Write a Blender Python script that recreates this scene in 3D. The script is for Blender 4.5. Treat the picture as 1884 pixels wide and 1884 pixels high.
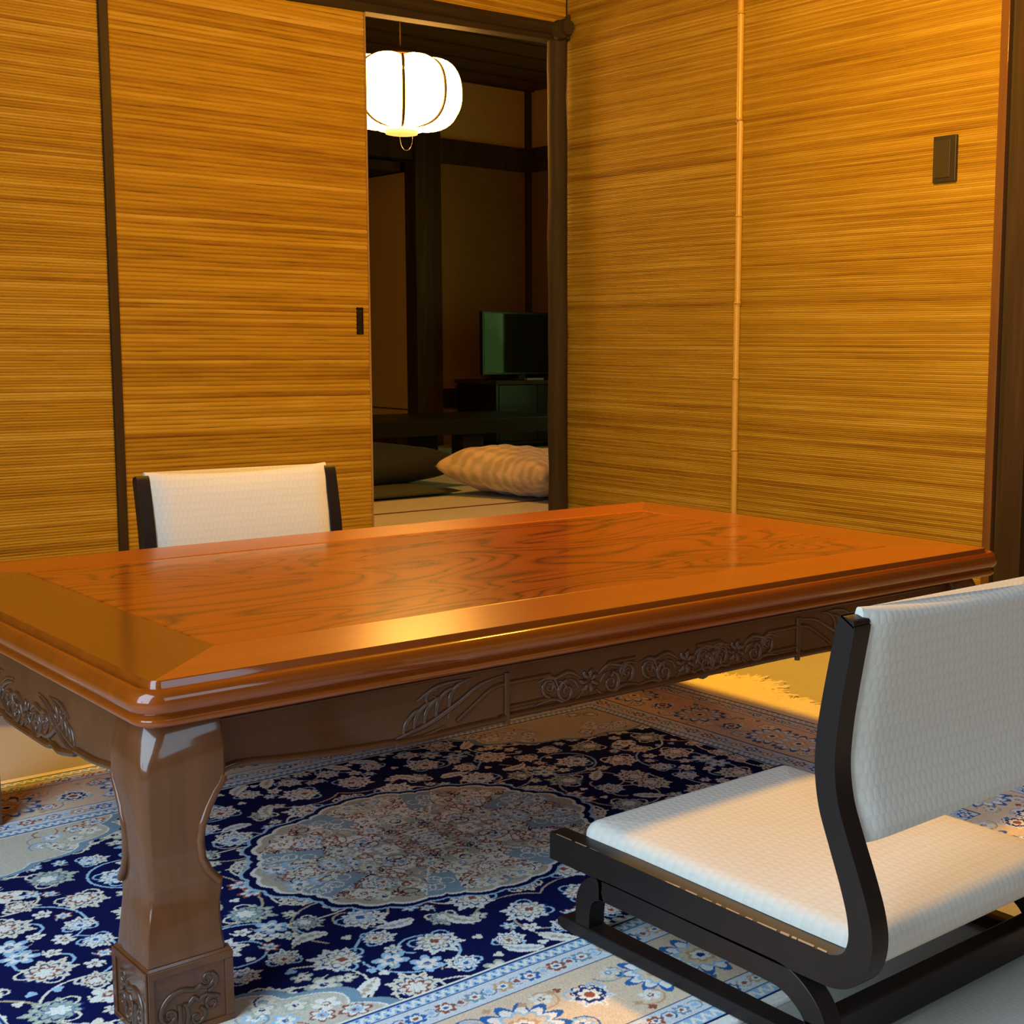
import bpy, bmesh, math, random
import numpy as np
from math import pi, sin, cos, tan, atan2, sqrt, exp
from mathutils import Vector, Matrix

random.seed(7)
S = bpy.context.scene
C = S.collection
for o in list(bpy.data.objects):
    bpy.data.objects.remove(o)

# ------------------------------------------------------------------ camera
cd = bpy.data.cameras.new('camera')
cam = bpy.data.objects.new('camera', cd)
C.objects.link(cam)
Rv = Vector((0.74233373, -0.66998699, 0.00761945))
Uv = Vector((0.07584744, 0.09532545, 0.99255238))
Fv = Vector((0.66572351, 0.7362272, -0.1215801))
cam.matrix_world = Matrix(((Rv.x, Uv.x, -Fv.x, 0.0), (Rv.y, Uv.y, -Fv.y, 0.0),
                           (Rv.z, Uv.z, -Fv.z, 0.68), (0, 0, 0, 1)))
cd.sensor_width = 36
cd.lens = 47.93
cd.shift_x = -0.1395
cd.clip_start = 0.02
S.camera = cam

# ------------------------------------------------------------------ world, lights, exposure
W = bpy.data.worlds.new('world')
S.world = W
W.use_nodes = True
W.node_tree.nodes['Background'].inputs[0].default_value = (0.55, 0.75, 1.0, 1)
W.node_tree.nodes['Background'].inputs[1].default_value = 0.06
S.view_settings.view_transform = 'Standard'
S.view_settings.look = 'None'
S.view_settings.gamma = 1
S.view_settings.use_curve_mapping = False
S.view_settings.exposure = 0.0


def area(name, loc, direction, sx, sy, power, color):
    l = bpy.data.lights.new(name, 'AREA')
    l.shape = 'RECTANGLE'; l.size = sx; l.size_y = sy
    l.energy = power; l.color = color
    o = bpy.data.objects.new(name, l)
    o.location = loc
    o.rotation_euler = Vector(direction).to_track_quat('-Z', 'Z').to_euler()
    C.objects.link(o)
    return o


def point(name, loc, power, color, r):
    l = bpy.data.lights.new(name, 'POINT')
    l.energy = power; l.color = color; l.shadow_soft_size = r
    o = bpy.data.objects.new(name, l)
    o.location = loc
    C.objects.link(o)
    return o


WARM = (1.0, 0.50, 0.03)
COOL = (0.58, 0.80, 1.0)
# daylight through the garden windows on the left and behind the camera
area('daylight_left', (-0.68, 0.90, 0.92), (1, 0.02, -0.30), 2.1, 1.05, 62, COOL)
area('daylight_front', (0.9, -1.20, 1.35), (0.1, 1, -0.35), 1.4, 0.9, 13, COOL)
# the warm ceiling lamp of this room (above the frame)
point('ceiling_lamp_light', (1.91, 1.90, 1.72), 122, WARM, 0.085)

# ------------------------------------------------------------------ node helpers


def mat(name):
    m = bpy.data.materials.new(name)
    m.use_nodes = True
    nt = m.node_tree
    b = nt.nodes['Principled BSDF']
    return m, nt, b


def N(nt, t, **kw):
    n = nt.nodes.new(t)
    for k, v in kw.items():
        setattr(n, k, v)
    return n


def setin(nt, sock, v):
    if isinstance(v, bpy.types.NodeSocket):
        nt.links.new(v, sock)
    else:
        sock.default_value = v


def M(nt, op, a, b=0.0, c=0.0):
    n = N(nt, 'ShaderNodeMath', operation=op)
    setin(nt, n.inputs[0], a)
    setin(nt, n.inputs[1], b)
    setin(nt, n.inputs[2], c)
    return n.outputs[0]


def mixc(nt, f, a, b, bt='MIX'):
    n = N(nt, 'ShaderNodeMix', data_type='RGBA', blend_type=bt)
    setin(nt, n.inputs[0], f)
    setin(nt, n.inputs[6], a if isinstance(a, bpy.types.NodeSocket) else (*a, 1))
    setin(nt, n.inputs[7], b if isinstance(b, bpy.types.NodeSocket) else (*b, 1))
    return n.outputs[2]


def ramp(nt, f, stops):
    n = N(nt, 'ShaderNodeValToRGB')
    e = n.color_ramp.elements
    while len(e) < len(stops):
        e.new(0.5)
    for i, (p, c) in enumerate(stops):
        e[i].position = p
        e[i].color = (*c, 1) if len(c) == 3 else c
    nt.links.new(f, n.inputs[0])
    return n.outputs[0]


def coords(nt, scale=(1, 1, 1), rot=(0, 0, 0), loc=(0, 0, 0)):
    tc = N(nt, 'ShaderNodeTexCoord')
    mp = N(nt, 'ShaderNodeMapping')
    mp.inputs['Scale'].default_value = scale
    mp.inputs['Rotation'].default_value = rot
    mp.inputs['Location'].default_value = loc
    nt.links.new(tc.outputs['Object'], mp.inputs[0])
    return mp.outputs[0]


def sep(nt, v):
    n = N(nt, 'ShaderNodeSeparateXYZ')
    nt.links.new(v, n.inputs[0])
    return n.outputs


def comb(nt, x, y, z):
    n = N(nt, 'ShaderNodeCombineXYZ')
    for i, v in enumerate((x, y, z)):
        setin(nt, n.inputs[i], v)
    return n.outputs[0]


def noise(nt, v, scale=5, detail=3, rough=0.5, dist=0.0):
    n = N(nt, 'ShaderNodeTexNoise')
    n.inputs['Scale'].default_value = scale
    n.inputs['Detail'].default_value = detail
    n.inputs['Roughness'].default_value = rough
    n.inputs['Distortion'].default_value = dist
    nt.links.new(v, n.inputs['Vector'])
    return n.outputs[0]


def bump(nt, b, h, strength, dist=0.001):
    n = N(nt, 'ShaderNodeBump')
    n.inputs['Strength'].default_value = strength
    n.inputs['Distance'].default_value = dist
    nt.links.new(h, n.inputs['Height'])
    nt.links.new(n.outputs[0], b.inputs['Normal'])


def plain(name, col, rough=0.5, var=0.12, nscale=30, coat=0.0, spec=0.5, bmp=0.0):
    m, nt, b = mat(name)
    v = coords(nt)
    f = noise(nt, v, nscale, 4)
    c1 = tuple(x * (1 - var) for x in col)
    c2 = tuple(min(1, x * (1 + var)) for x in col)
    nt.links.new(mixc(nt, f, c1, c2), b.inputs['Base Color'])
    b.inputs['Roughness'].default_value = rough
    b.inputs['Coat Weight'].default_value = coat
    b.inputs['Coat Roughness'].default_value = 0.1
    b.inputs['Specular IOR Level'].default_value = spec
    if bmp:
        bump(nt, b, f, bmp, 0.0005)
    return m


def reed_mat(name, pitch, axis, base, dark, light, seed, mottle=0.55):
    """dyed reed strips: one tint per reed, streaks along its length"""
    m, nt, b = mat(name)
    v = coords(nt)
    x, y, z = sep(nt, v)
    along = x if axis == 0 else y
    idx = M(nt, 'FLOOR', M(nt, 'DIVIDE', z, pitch))
    wn = N(nt, 'ShaderNodeTexWhiteNoise', noise_dimensions='2D')
    nt.links.new(comb(nt, idx, seed, 0), wn.inputs['Vector'])
    per = wn.outputs[0]
    shift = M(nt, 'MULTIPLY', per, 37.0)
    st = noise(nt, comb(nt, M(nt, 'MULTIPLY_ADD', along, 2.6, shift), M(nt, 'MULTIPLY', idx, 1.7), seed), 1.0, 3, 0.6)
    fine = noise(nt, comb(nt, M(nt, 'MULTIPLY', along, 3.0), M(nt, 'MULTIPLY', z, 700.0), seed), 1.0, 2, 0.6)
    big = noise(nt, comb(nt, M(nt, 'MULTIPLY', along, 1.3), M(nt, 'MULTIPLY', z, 14.0), seed), 1.0, 4, 0.6)
    f = M(nt, 'ADD', M(nt, 'MULTIPLY', st, 0.55), M(nt, 'MULTIPLY', per, 0.30))
    f = M(nt, 'ADD', f, M(nt, 'MULTIPLY', big, mottle))
    f = M(nt, 'ADD', f, M(nt, 'MULTIPLY', fine, 0.16))
    f = M(nt, 'SUBTRACT', f, 0.24)
    c = ramp(nt, f, [(0.22, dark), (0.42, tuple(0.65 * q + 0.35 * w for q, w in zip(base, dark))),
                     (0.58, base), (0.80, light)])
    nt.links.new(c, b.inputs['Base Color'])
    b.inputs['Roughness'].default_value = 0.55
    b.inputs['Specular IOR Level'].default_value = 0.35
    bump(nt, b, fine, 0.2, 0.0004)
    return m


def wood_mat(name, base, dark, light, axis, scale=1.0, coat=1.0, crough=0.07, rough=0.35, burl=0.0, contrast=1.0):
    m, nt, b = mat(name)
    sc = [14.0, 14.0, 14.0]
    sc[axis] = 1.1
    v = coords(nt, tuple(s * scale for s in sc))
    n1 = noise(nt, v, 1.0, 5, 0.6, 0.6)
    v2 = coords(nt, tuple((60.0 if i != axis else 2.5) * scale for i in range(3)))
    n2 = noise(nt, v2, 1.0, 3, 0.6)
    if burl:
        v3 = coords(nt, (1.5, 4.2, 4), loc=(3.1, 1.7, 0))
        n3 = noise(nt, v3, 1.25, 1.5, 0.35, 0.9)
        rings = M(nt, 'FRACT', M(nt, 'MULTIPLY', n3, 15.0))
        rings = M(nt, 'ABSOLUTE', M(nt, 'SUBTRACT', rings, 0.5))
        rings = M(nt, 'MULTIPLY', rings, 2.0)
        rings = M(nt, 'POWER', rings, 2.2)
        blot = noise(nt, coords(nt, (2.3, 6.5, 4), loc=(0.4, 2.2, 0)), 1.4, 3, 0.5, 1.0)
        blot = ramp(nt, blot, [(0.60, (0, 0, 0)), (0.69, (1, 1, 1))])
        f = M(nt, 'ADD', M(nt, 'MULTIPLY', n1, 0.30), M(nt, 'MULTIPLY', n2, 0.25))
        f = M(nt, 'ADD', f, M(nt, 'MULTIPLY', rings, -0.33 * burl))
        f = M(nt, 'ADD', f, M(nt, 'MULTIPLY', blot, -0.22 * burl))
        f = M(nt, 'ADD', f, 0.31)
    else:
        f = M(nt, 'ADD', M(nt, 'MULTIPLY', n1, 0.65), M(nt, 'MULTIPLY', n2, 0.35))
    lo, hi = 0.5 - 0.24 / contrast, 0.5 + 0.24 / contrast
    c = ramp(nt, f, [(lo, dark), (0.5, base), (hi, light)])
    nt.links.new(c, b.inputs['Base Color'])
    b.inputs['Roughness'].default_value = rough
    b.inputs['Coat Weight'].default_value = coat
    b.inputs['Coat Roughness'].default_value = crough
    b.inputs['Specular IOR Level'].default_value = 0.12
    return m


def fabric_mat(name, col, pitch=0.0085, strength=0.55):
    """off-white upholstery woven with a small staggered scale relief"""
    m, nt, b = mat(name)
    uv = N(nt, 'ShaderNodeTexCoord').outputs['UV']
    x, y, z = sep(nt, uv)
    u = M(nt, 'DIVIDE', x, pitch)
    w = M(nt, 'DIVIDE', y, pitch * 1.45)
    row = M(nt, 'FLOOR', w)
    u2 = M(nt, 'ADD', u, M(nt, 'MULTIPLY', M(nt, 'MODULO', row, 2.0), 0.5))
    fu = M(nt, 'SUBTRACT', M(nt, 'FRACT', u2), 0.5)
    fw = M(nt, 'FRACT', w)
    d = M(nt, 'SQRT', M(nt, 'ADD', M(nt, 'MULTIPLY', M(nt, 'MULTIPLY', fu, fu), 3.0),
                        M(nt, 'MULTIPLY', fw, fw)))
    h = M(nt, 'SUBTRACT', 1.0, M(nt, 'POWER', d, 3.0))
    h = M(nt, 'MAXIMUM', h, 0.0)
    weave = noise(nt, coords(nt), 900, 2)
    soft = noise(nt, coords(nt), 14, 2)
    h2 = M(nt, 'ADD', h, M(nt, 'MULTIPLY', weave, 0.5))
    h2 = M(nt, 'ADD', h2, M(nt, 'MULTIPLY', soft, 0.8))
    c = mixc(nt, M(nt, 'MULTIPLY', h, 0.6), tuple(q * 0.90 for q in col), col)
    nt.links.new(c, b.inputs['Base Color'])
    b.inputs['Roughness'].default_value = 0.9
    b.inputs['Specular IOR Level'].default_value = 0.15
    b.inputs['Sheen Weight'].default_value = 0.0
    bump(nt, b, h2, strength, 0.0011)
    return m


# ------------------------------------------------------------------ materials
M_reed_l = reed_mat('reed_panel_left', 0.0078, 0, (0.49, 0.270, 0.012), (0.22, 0.080, 0.003), (0.60, 0.38, 0.05), 3.0)
M_reed_d = reed_mat('reed_panel_door', 0.0125, 0, (0.50, 0.275, 0.011), (0.25, 0.095, 0.003), (0.64, 0.39, 0.05), 8.0, 0.45)
M_reed_r = reed_mat('reed_panel_right', 0.0056, 1, (0.39, 0.220, 0.008), (0.18, 0.066, 0.002), (0.50, 0.32, 0.035), 5.0)
M_stile = wood_mat('dark_stained_stile', (0.045, 0.026, 0.010), (0.03, 0.016, 0.006), (0.07, 0.04, 0.015), 2, coat=0.1, rough=0.5)
M_post = wood_mat('dark_post_wood', (0.050, 0.028, 0.010), (0.028, 0.015, 0.005), (0.085, 0.048, 0.018), 2, coat=0.0, rough=0.6)
M_log = wood_mat('bark_log', (0.045, 0.030, 0.010), (0.025, 0.016, 0.005), (0.075, 0.050, 0.018), 2, coat=0.0, rough=0.75)
M_beam = wood_mat('lintel_wood', (0.040, 0.026, 0.009), (0.022, 0.014, 0.005), (0.065, 0.042, 0.015), 0, coat=0.0, rough=0.65)
M_bamboo = plain('bamboo_skin', (0.60, 0.36, 0.045), 0.4, 0.12, 60, coat=0.1)
M_floor = None
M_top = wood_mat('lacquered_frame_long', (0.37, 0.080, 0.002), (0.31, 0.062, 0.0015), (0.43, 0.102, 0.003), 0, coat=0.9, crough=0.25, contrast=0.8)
M_top2 = wood_mat('lacquered_frame_short', (0.18, 0.047, 0.002), (0.15, 0.038, 0.0015), (0.22, 0.059, 0.003), 1, coat=1.0, crough=0.12, contrast=0.8)  # darker copy: chatoyance of the crosswise grain put into the colour
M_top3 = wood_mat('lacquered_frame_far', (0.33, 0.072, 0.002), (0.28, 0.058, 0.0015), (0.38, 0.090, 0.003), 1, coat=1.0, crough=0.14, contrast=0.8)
M_inlay = wood_mat('lacquered_burl_inlay', (0.34, 0.064, 0.002), (0.08, 0.013, 0.001), (0.44, 0.092, 0.004), 0, coat=1.0, crough=0.12, burl=0.85)
M_edge = wood_mat('lacquered_edge', (0.22, 0.043, 0.002), (0.16, 0.030, 0.0015), (0.28, 0.058, 0.003), 0, coat=1.0, crough=0.06, contrast=0.9)  # base darkened to hold the shade of the unlit lower front
M_apron = wood_mat('apron_wood', (0.080, 0.025, 0.006), (0.052, 0.015, 0.004), (0.11, 0.036, 0.009), 0, coat=0.45, crough=0.12)
M_leg = wood_mat('leg_wood', (0.110, 0.038, 0.013), (0.075, 0.024, 0.008), (0.15, 0.054, 0.019), 2, coat=0.65, crough=0.09)
M_leg.node_tree.nodes['Principled BSDF'].inputs['Coat IOR'].default_value = 1.55
M_carve = plain('carved_relief_wood', (0.060, 0.022, 0.009), 0.38, 0.25, 60, coat=0.5)
M_carve_gap = plain('carved_recess_wood', (0.05, 0.02, 0.010), 0.6, 0.2, 60)
M_black = plain('black_brown_lacquer', (0.013, 0.008, 0.007), 0.42, 0.25, 25, coat=0.05, spec=0.28)
M_wornedge = plain('worn_edge_wood', (0.42, 0.26, 0.14), 0.6, 0.3, 120)
M_fabric = fabric_mat('off_white_woven_fabric', (0.76, 0.71, 0.61), 0.0092, 0.30)
M_plaster = plain('aged_plaster', (0.50, 0.33, 0.12), 0.9, 0.10, 8)
M_plaster_d = plain('brown_clay_plaster', (0.20, 0.105, 0.022), 0.9, 0.12, 8)
M_fusuma = plain('paper_panel', (0.52, 0.36, 0.12), 0.85, 0.06, 5)
M_ceil = wood_mat('ceiling_boards', (0.12, 0.055, 0.016), (0.08, 0.032, 0.009), (0.16, 0.075, 0.022), 0, coat=0.0, rough=0.7)
M_plate = plain('bronze_brown_plate', (0.030, 0.020, 0.006), 0.5, 0.15, 80)
M_plate2 = plain('bronze_brown_rocker', (0.045, 0.031, 0.009), 0.45, 0.1, 80)
M_tv = plain('black_plastic', (0.012, 0.012, 0.012), 0.35)
M_metal = plain('pale_metal', (0.6, 0.58, 0.52), 0.3)
M_metal.node_tree.nodes['Principled BSDF'].inputs['Metallic'].default_value = 1.0
M_tan_line = plain('dark_red_binding', (0.10, 0.022, 0.008), 0.8)
M_dkfab = plain('dark_navy_fabric', (0.018, 0.018, 0.018), 0.9)

m, nt, b = mat('tv_glass')
b.inputs['Base Color'].default_value = (0.008, 0.010, 0.009, 1)
b.inputs['Roughness'].default_value = 0.06
M_tvglass = m


def tatami_mat():
    m, nt, b = mat('tatami_floor')
    v = coords(nt)
    x, y, z = sep(nt, v)
    weave = noise(nt, coords(nt, (28, 420, 1)), 1.0, 2, 0.6)
    rush = M(nt, 'SINE', M(nt, 'MULTIPLY', x, 900.0))
    big = noise(nt, v, 2.2, 3)
    f = M(nt, 'ADD', M(nt, 'MULTIPLY', weave, 0.5), M(nt, 'MULTIPLY', big, 0.5))
    c = ramp(nt, f, [(0.3, (0.42, 0.40, 0.35)), (0.7, (0.52, 0.50, 0.44))])
    nt.links.new(c, b.inputs['Base Color'])
    b.inputs['Roughness'].default_value = 0.75
    b.inputs['Specular IOR Level'].default_value = 0.3
    bump(nt, b, M(nt, 'ADD', weave, M(nt, 'MULTIPLY', rush, 0.3)), 0.25, 0.0006)
    return m


M_floor = tatami_mat()

m, nt, b = mat('rug_wool')
at = N(nt, 'ShaderNodeAttribute', attribute_name='Col')
nz = noise(nt, coords(nt), 700, 2)
knot = M(nt, 'MULTIPLY_ADD', nz, 0.35, 0.86)
mm = N(nt, 'ShaderNodeMix', data_type='RGBA', blend_type='MULTIPLY')
mm.inputs[0].default_value = 1.0
nt.links.new(at.outputs[0], mm.inputs[6])
nt.links.new(comb(nt, knot, knot, knot), mm.inputs[7])
nt.links.new(mm.outputs[2], b.inputs['Base Color'])
b.inputs['Roughness'].default_value = 0.95
b.inputs['Specular IOR Level'].default_value = 0.04
bump(nt, b, nz, 0.5, 0.0012)
M_rug = m
M_fringe = plain('cotton_fringe', (0.92, 0.80, 0.52), 0.95, 0.1, 90)

# ------------------------------------------------------------------ mesh helpers


class MB:
    def __init__(s):
        s.v = []; s.f = []; s.mi = []; s.uv = None

    def add(s, verts, faces, mi=0):
        o = len(s.v)
        s.v += [tuple(p) for p in verts]
        s.f += [tuple(i + o for i in f) for f in faces]
        s.mi += [mi] * len(faces)
        return s

    def box(s, x0, x1, y0, y1, z0, z1, mi=0):
        vs = [(x, y, z) for x in (x0, x1) for y in (y0, y1) for z in (z0, z1)]
        fs = [(0, 1, 3, 2), (4, 6, 7, 5), (0, 4, 5, 1), (2, 3, 7, 6), (0, 2, 6, 4), (1, 5, 7, 3)]
        return s.add(vs, fs, mi)

    def loft(s, secs, cap=True, closed=True, mi=0, loop=False):
        n = len(secs[0])
        vs = [p for sec in secs for p in sec]
        fs = []
        L = len(secs)
        for i in range(L if loop else L - 1):
            a, b_ = i * n, ((i + 1) % L) * n
            for j in range(n if closed else n - 1):
                k = (j + 1) % n
                fs.append((a + j, a + k, b_ + k, b_ + j))
        if cap and not loop:
            fs.append(tuple(reversed(range(n))))
            fs.append(tuple(range((L - 1) * n, L * n)))
        return s.add(vs, fs, mi)

    def tube(s, pts, r, n=8, mi=0, flat=None, taper=None):
        """round tube along pts; flat = (axis vector, factor) squashes the section along that axis"""
        P = [Vector(p) for p in pts]
        secs = []
        up = Vector((0.13, 0.29, 0.95)).normalized()
        for i, p in enumerate(P):
            t = (P[min(i + 1, len(P) - 1)] - P[max(i - 1, 0)])
            if t.length < 1e-9:
                t = Vector((0, 0, 1))
            t.normalize()
            a = t.cross(up)
            if a.length < 1e-4:
                a = t.cross(Vector((1, 0, 0)))
            a.normalize()
            c = t.cross(a)
            rr = r[i] if isinstance(r, (list, tuple)) else r
            if taper:
                rr = rr * taper(i / (len(P) - 1))
            sec = []
            for j in range(n):
                w = 2 * pi * j / n
                d = a * cos(w) * rr + c * sin(w) * rr
                if flat:
                    ax, k = flat
                    d = d - ax * d.dot(ax) * (1 - k)
                sec.append(tuple(p + d))
            secs.append(sec)
        return s.loft(secs, mi=mi)

    def ext(s, poly, axis, a0, a1, mi=0):
        """extrude 2D polygon along axis (0: poly=(y,z), 1: poly=(x,z), 2: poly=(x,y))"""
        def mk(p, a):
            if axis == 0: return (a, p[0], p[1])
            if axis == 1: return (p[0], a, p[1])
            return (p[0], p[1], a)
        return s.loft([[mk(p, a0) for p in poly], [mk(p, a1) for p in poly]], mi=mi)

    def mirror(s, ax, c):
        r = MB()
        vs = []
        for p in s.v:
            q = list(p); q[ax] = 2 * c - q[ax]; vs.append(tuple(q))
        r.v = vs; r.f = [tuple(reversed(f)) for f in s.f]; r.mi = list(s.mi)
        return r

    def build(s, name, mats, parent=None, smooth=None, bevel=0, recalc=True, seg=2, subsurf=0):
        org = Vector((0, 0, 0))
        if parent is not None:
            org = ORG[parent.name]
        me = bpy.data.meshes.new(name)
        me.from_pydata([tuple(Vector(p) - org) for p in s.v], [], s.f)
        if not isinstance(mats, (list, tuple)):
            mats = [mats]
        for m_ in mats:
            me.materials.append(m_)
        me.polygons.foreach_set('material_index', s.mi)
        if recalc:
            bm = bmesh.new(); bm.from_mesh(me)
            bmesh.ops.recalc_face_normals(bm, faces=bm.faces)
            bm.to_mesh(me); bm.free()
        o = bpy.data.objects.new(name, me)
        C.objects.link(o)
        if parent is not None:
            o.parent = parent
            ORG[o.name] = org
        else:
            ORG[o.name] = Vector((0, 0, 0))
        if bevel:
            b_ = o.modifiers.new('bevel', 'BEVEL')
            b_.width = bevel; b_.segments = seg; b_.limit_method = 'ANGLE'; b_.angle_limit = math.radians(40)
        if subsurf:
            ss = o.modifiers.new('sub', 'SUBSURF'); ss.levels = subsurf; ss.render_levels = subsurf
        if smooth is not None:
            me.polygons.foreach_set('use_smooth', [True] * len(me.polygons))
            if smooth < 180:
                try:
                    me.set_sharp_from_angle(angle=math.radians(smooth))
                except Exception:
                    pass
        return o


ORG = {}


def recenter(o, p):
    """put a single-mesh thing's origin at p"""
    p = Vector(p)
    o.data.transform(Matrix.Translation(-p))
    o.location = p
    ORG[o.name] = p
    return o


def thing(name, label, cat, loc=(0, 0, 0), group=None):
    o = bpy.data.objects.new(name, None)
    o.empty_display_size = 0.05
    C.objects.link(o)
    o.location = loc
    o['label'] = label; o['category'] = cat
    if group: o['group'] = group
    ORG[o.name] = Vector(loc)
    return o


def tag(o, label, cat, group=None, kind=None):
    o['label'] = label; o['category'] = cat
    if group: o['group'] = group
    if kind: o['kind'] = kind
    return o


def struct(o):
    o['kind'] = 'structure'
    return o


def sbox(name, m_, *a, parent=None, bevel=0):
    o = MB().box(*a).build(name, m_, parent, bevel=bevel)
    if parent is None: struct(o)
    return o


def catmull(pts, n=6):
    P = [Vector(p) for p in pts]
    out = []
    for i in range(len(P) - 1):
        p0 = P[max(i - 1, 0)]; p1 = P[i]; p2 = P[i + 1]; p3 = P[min(i + 2, len(P) - 1)]
        for k in range(n):
            t = k / n
            out.append(0.5 * ((2 * p1) + (-p0 + p2) * t + (2 * p0 - 5 * p1 + 4 * p2 - p3) * t * t
                              + (-p0 + 3 * p1 - 3 * p2 + p3) * t ** 3))
    out.append(P[-1])
    return out


# ------------------------------------------------------------------ room shell
XR, YB, ZC = 3.0965, 3.909, 2.42
FZ = -0.006
sbox('floor', M_floor, -1.9, 6.4, -1.5, 9.6, -0.08, FZ)
# ceiling (both rooms)
cl = sbox('ceiling', M_ceil, -1.9, 6.4, -1.5, 9.6, ZC, ZC + 0.06)
mb = MB()
for k in range(16):
    y0 = 4.2 + k * 0.3
    mb.box(XR - 1.0, 6.0, y0, y0 + 0.012, ZC - 0.008, ZC)
mb.build('ceiling_batten', M_post, cl)
# left wall (garden side) with its window opening, and the wall behind the camera
wl = MB()
wl.box(-0.85, -0.75, -1.4, -1.05, FZ, ZC).box(-0.85, -0.75, 2.05, YB, FZ, ZC)
wl.box(-0.85, -0.75, -1.05, 2.05, 1.95, ZC).box(-0.85, -0.75, -1.05, 2.05, FZ, 0.30)
wl = struct(wl.build('wall_left', M_plaster_d))
w1 = MB()
for y in (-1.05, -0.02, 1.0, 2.01):
    w1.box(-0.82, -0.77, y, y + 0.04, 0.30, 1.95)
struct(w1.build('window_1', M_post))
wf = MB()
wf.box(-0.85, 0.15, -1.42, -1.32, FZ, ZC).box(1.65, XR + 0.1, -1.42, -1.32, FZ, ZC)
wf.box(0.15, 1.65, -1.42, -1.32, 1.85, ZC).box(0.15, 1.65, -1.42, -1.32, FZ, 0.85)
struct(wf.build('wall_front', M_plaster_d))
w2 = MB()
for x in (0.15, 0.88, 1.61):
    w2.box(x, x + 0.04, -1.40, -1.35, 0.85, 1.85)
struct(w2.build('window_2', M_post))


def reeds(x0, x1, z0, z1, pitch, plane, axis, sgn, depth, seed, nspl=9):
    """half-round reeds laid horizontally on a panel. axis 0: run along X on plane Y; axis 1: run along Y on plane X"""
    rnd = random.Random(seed)
    mb = MB()
    k0 = int(math.floor(z0 / pitch)); k1 = int(math.ceil(z1 / pitch))
    verts = []; faces = []
    prof = [(0.0, 0.0), (0.22, 0.75), (0.5, 1.0), (0.78, 0.75), (1.0, 0.0)]
    for k in range(k0, k1):
        zz = k * pitch
        if zz + pitch > z1 + 1e-6 or zz < z0 - 1e-6:
            continue
        dd = depth * rnd.uniform(0.65, 1.15)
        base = len(verts)
        for i in range(nspl + 1):
            a = x0 + (x1 - x0) * i / nspl
            j = rnd.uniform(-0.07, 0.07) * pitch if 0 < i < nspl else 0
            d2 = dd * rnd.uniform(0.85, 1.12)
            for (t, h) in prof:
                p = plane + sgn * h * d2
                z = zz + t * pitch + j
                verts.append((a, p, z) if axis == 0 else (p, a, z))
        n = len(prof)
        for i in range(nspl):
            for q in range(n - 1):
                a = base + i * n + q
                faces.append((a, a + 1, a + n + 1, a + n))
    mb.add(verts, faces)
    return mb


# back wall: two sliding reed doors with a dark stile, opening to the next room
d1 = MB().box(1.486, 2.291, YB + 0.004, YB + 0.028, FZ, 1.735).build('door_1', M_post); struct(d1)
reeds(1.4845, 2.286, 0.0, 1.735, 0.0125, YB + 0.004, 0, -1, 0.0042, 1).build('reed_panel', M_reed_d, d1, smooth=60, recalc=False)
MB().box(2.286, 2.2925, YB - 0.001, YB + 0.030, FZ, 1.735).build('door_edge', wood_mat('pale_edge', (0.35, 0.2, 0.06), (0.25, 0.13, 0.03), (0.45, 0.27, 0.09), 2, coat=0), d1)
hk = MB()
hk.box(2.2425, 2.2465, YB - 0.004, YB + 0.004, 0.707, 0.792).box(2.2605, 2.2645, YB - 0.004, YB + 0.004, 0.707, 0.792)
hk.box(2.2425, 2.2645, YB - 0.004, YB + 0.004, 0.707, 0.711).box(2.2425, 2.2645, YB - 0.004, YB + 0.004, 0.788, 0.792)
hk.box(2.2425, 2.2645, YB - 0.0008, YB + 0.004, 0.707, 0.792)
hk.build('door_pull', M_black, d1)['label'] = 'small dark recessed finger pull'
d2 = MB().box(0.40, 1.458, YB + 0.004, YB + 0.028, FZ, 1.735).build('door_2', M_post); struct(d2)
reeds(0.40, 1.4585, 0.0, 1.735, 0.0078, YB + 0.004, 0, -1, 0.0034, 2, 12).build('reed_panel', M_reed_l, d2, smooth=60, recalc=False)
st = MB().box(1.4585, 1.4845, YB - 0.009, YB + 0.024, FZ, 1.735).build('stile', M_stile, d2, bevel=0.002)
d3 = MB().box(-0.75, 0.40, YB + 0.004, YB + 0.028, FZ, 1.735).build('door_3', M_post); struct(d3)
reeds(-0.75, 0.40, 0.0, 1.735, 0.0078, YB + 0.004, 0, -1, 0.0034, 3, 12).build('reed_panel', M_reed_l, d3, smooth=60, recalc=False)
# upper wall over the lintel
wb = MB().box(-1.78, XR + 0.1, YB + 0.004, YB + 0.06, 1.735, ZC).build('wall_back', M_post); struct(wb)
reeds(-1.68, XR, 1.735, 2.40, 0.0062, YB + 0.004, 0, -1, 0.0020, 4, 16).build('reed_panel', M_reed_l, wb, smooth=60, recalc=False)

# lintel: two-step natural wood, slightly tapering
lb = MB()


def lint_sec(x, zb, zt, y0, y1, bul):
    n = 8
    sec = [(x, y1, zb), (x, y1, zt)]
    for i in range(n + 1):
        t = i / n
        z = zt + (zb - zt) * t
        sec.append((x, y0 - bul * sin(pi * t), z))
    return sec


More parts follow.
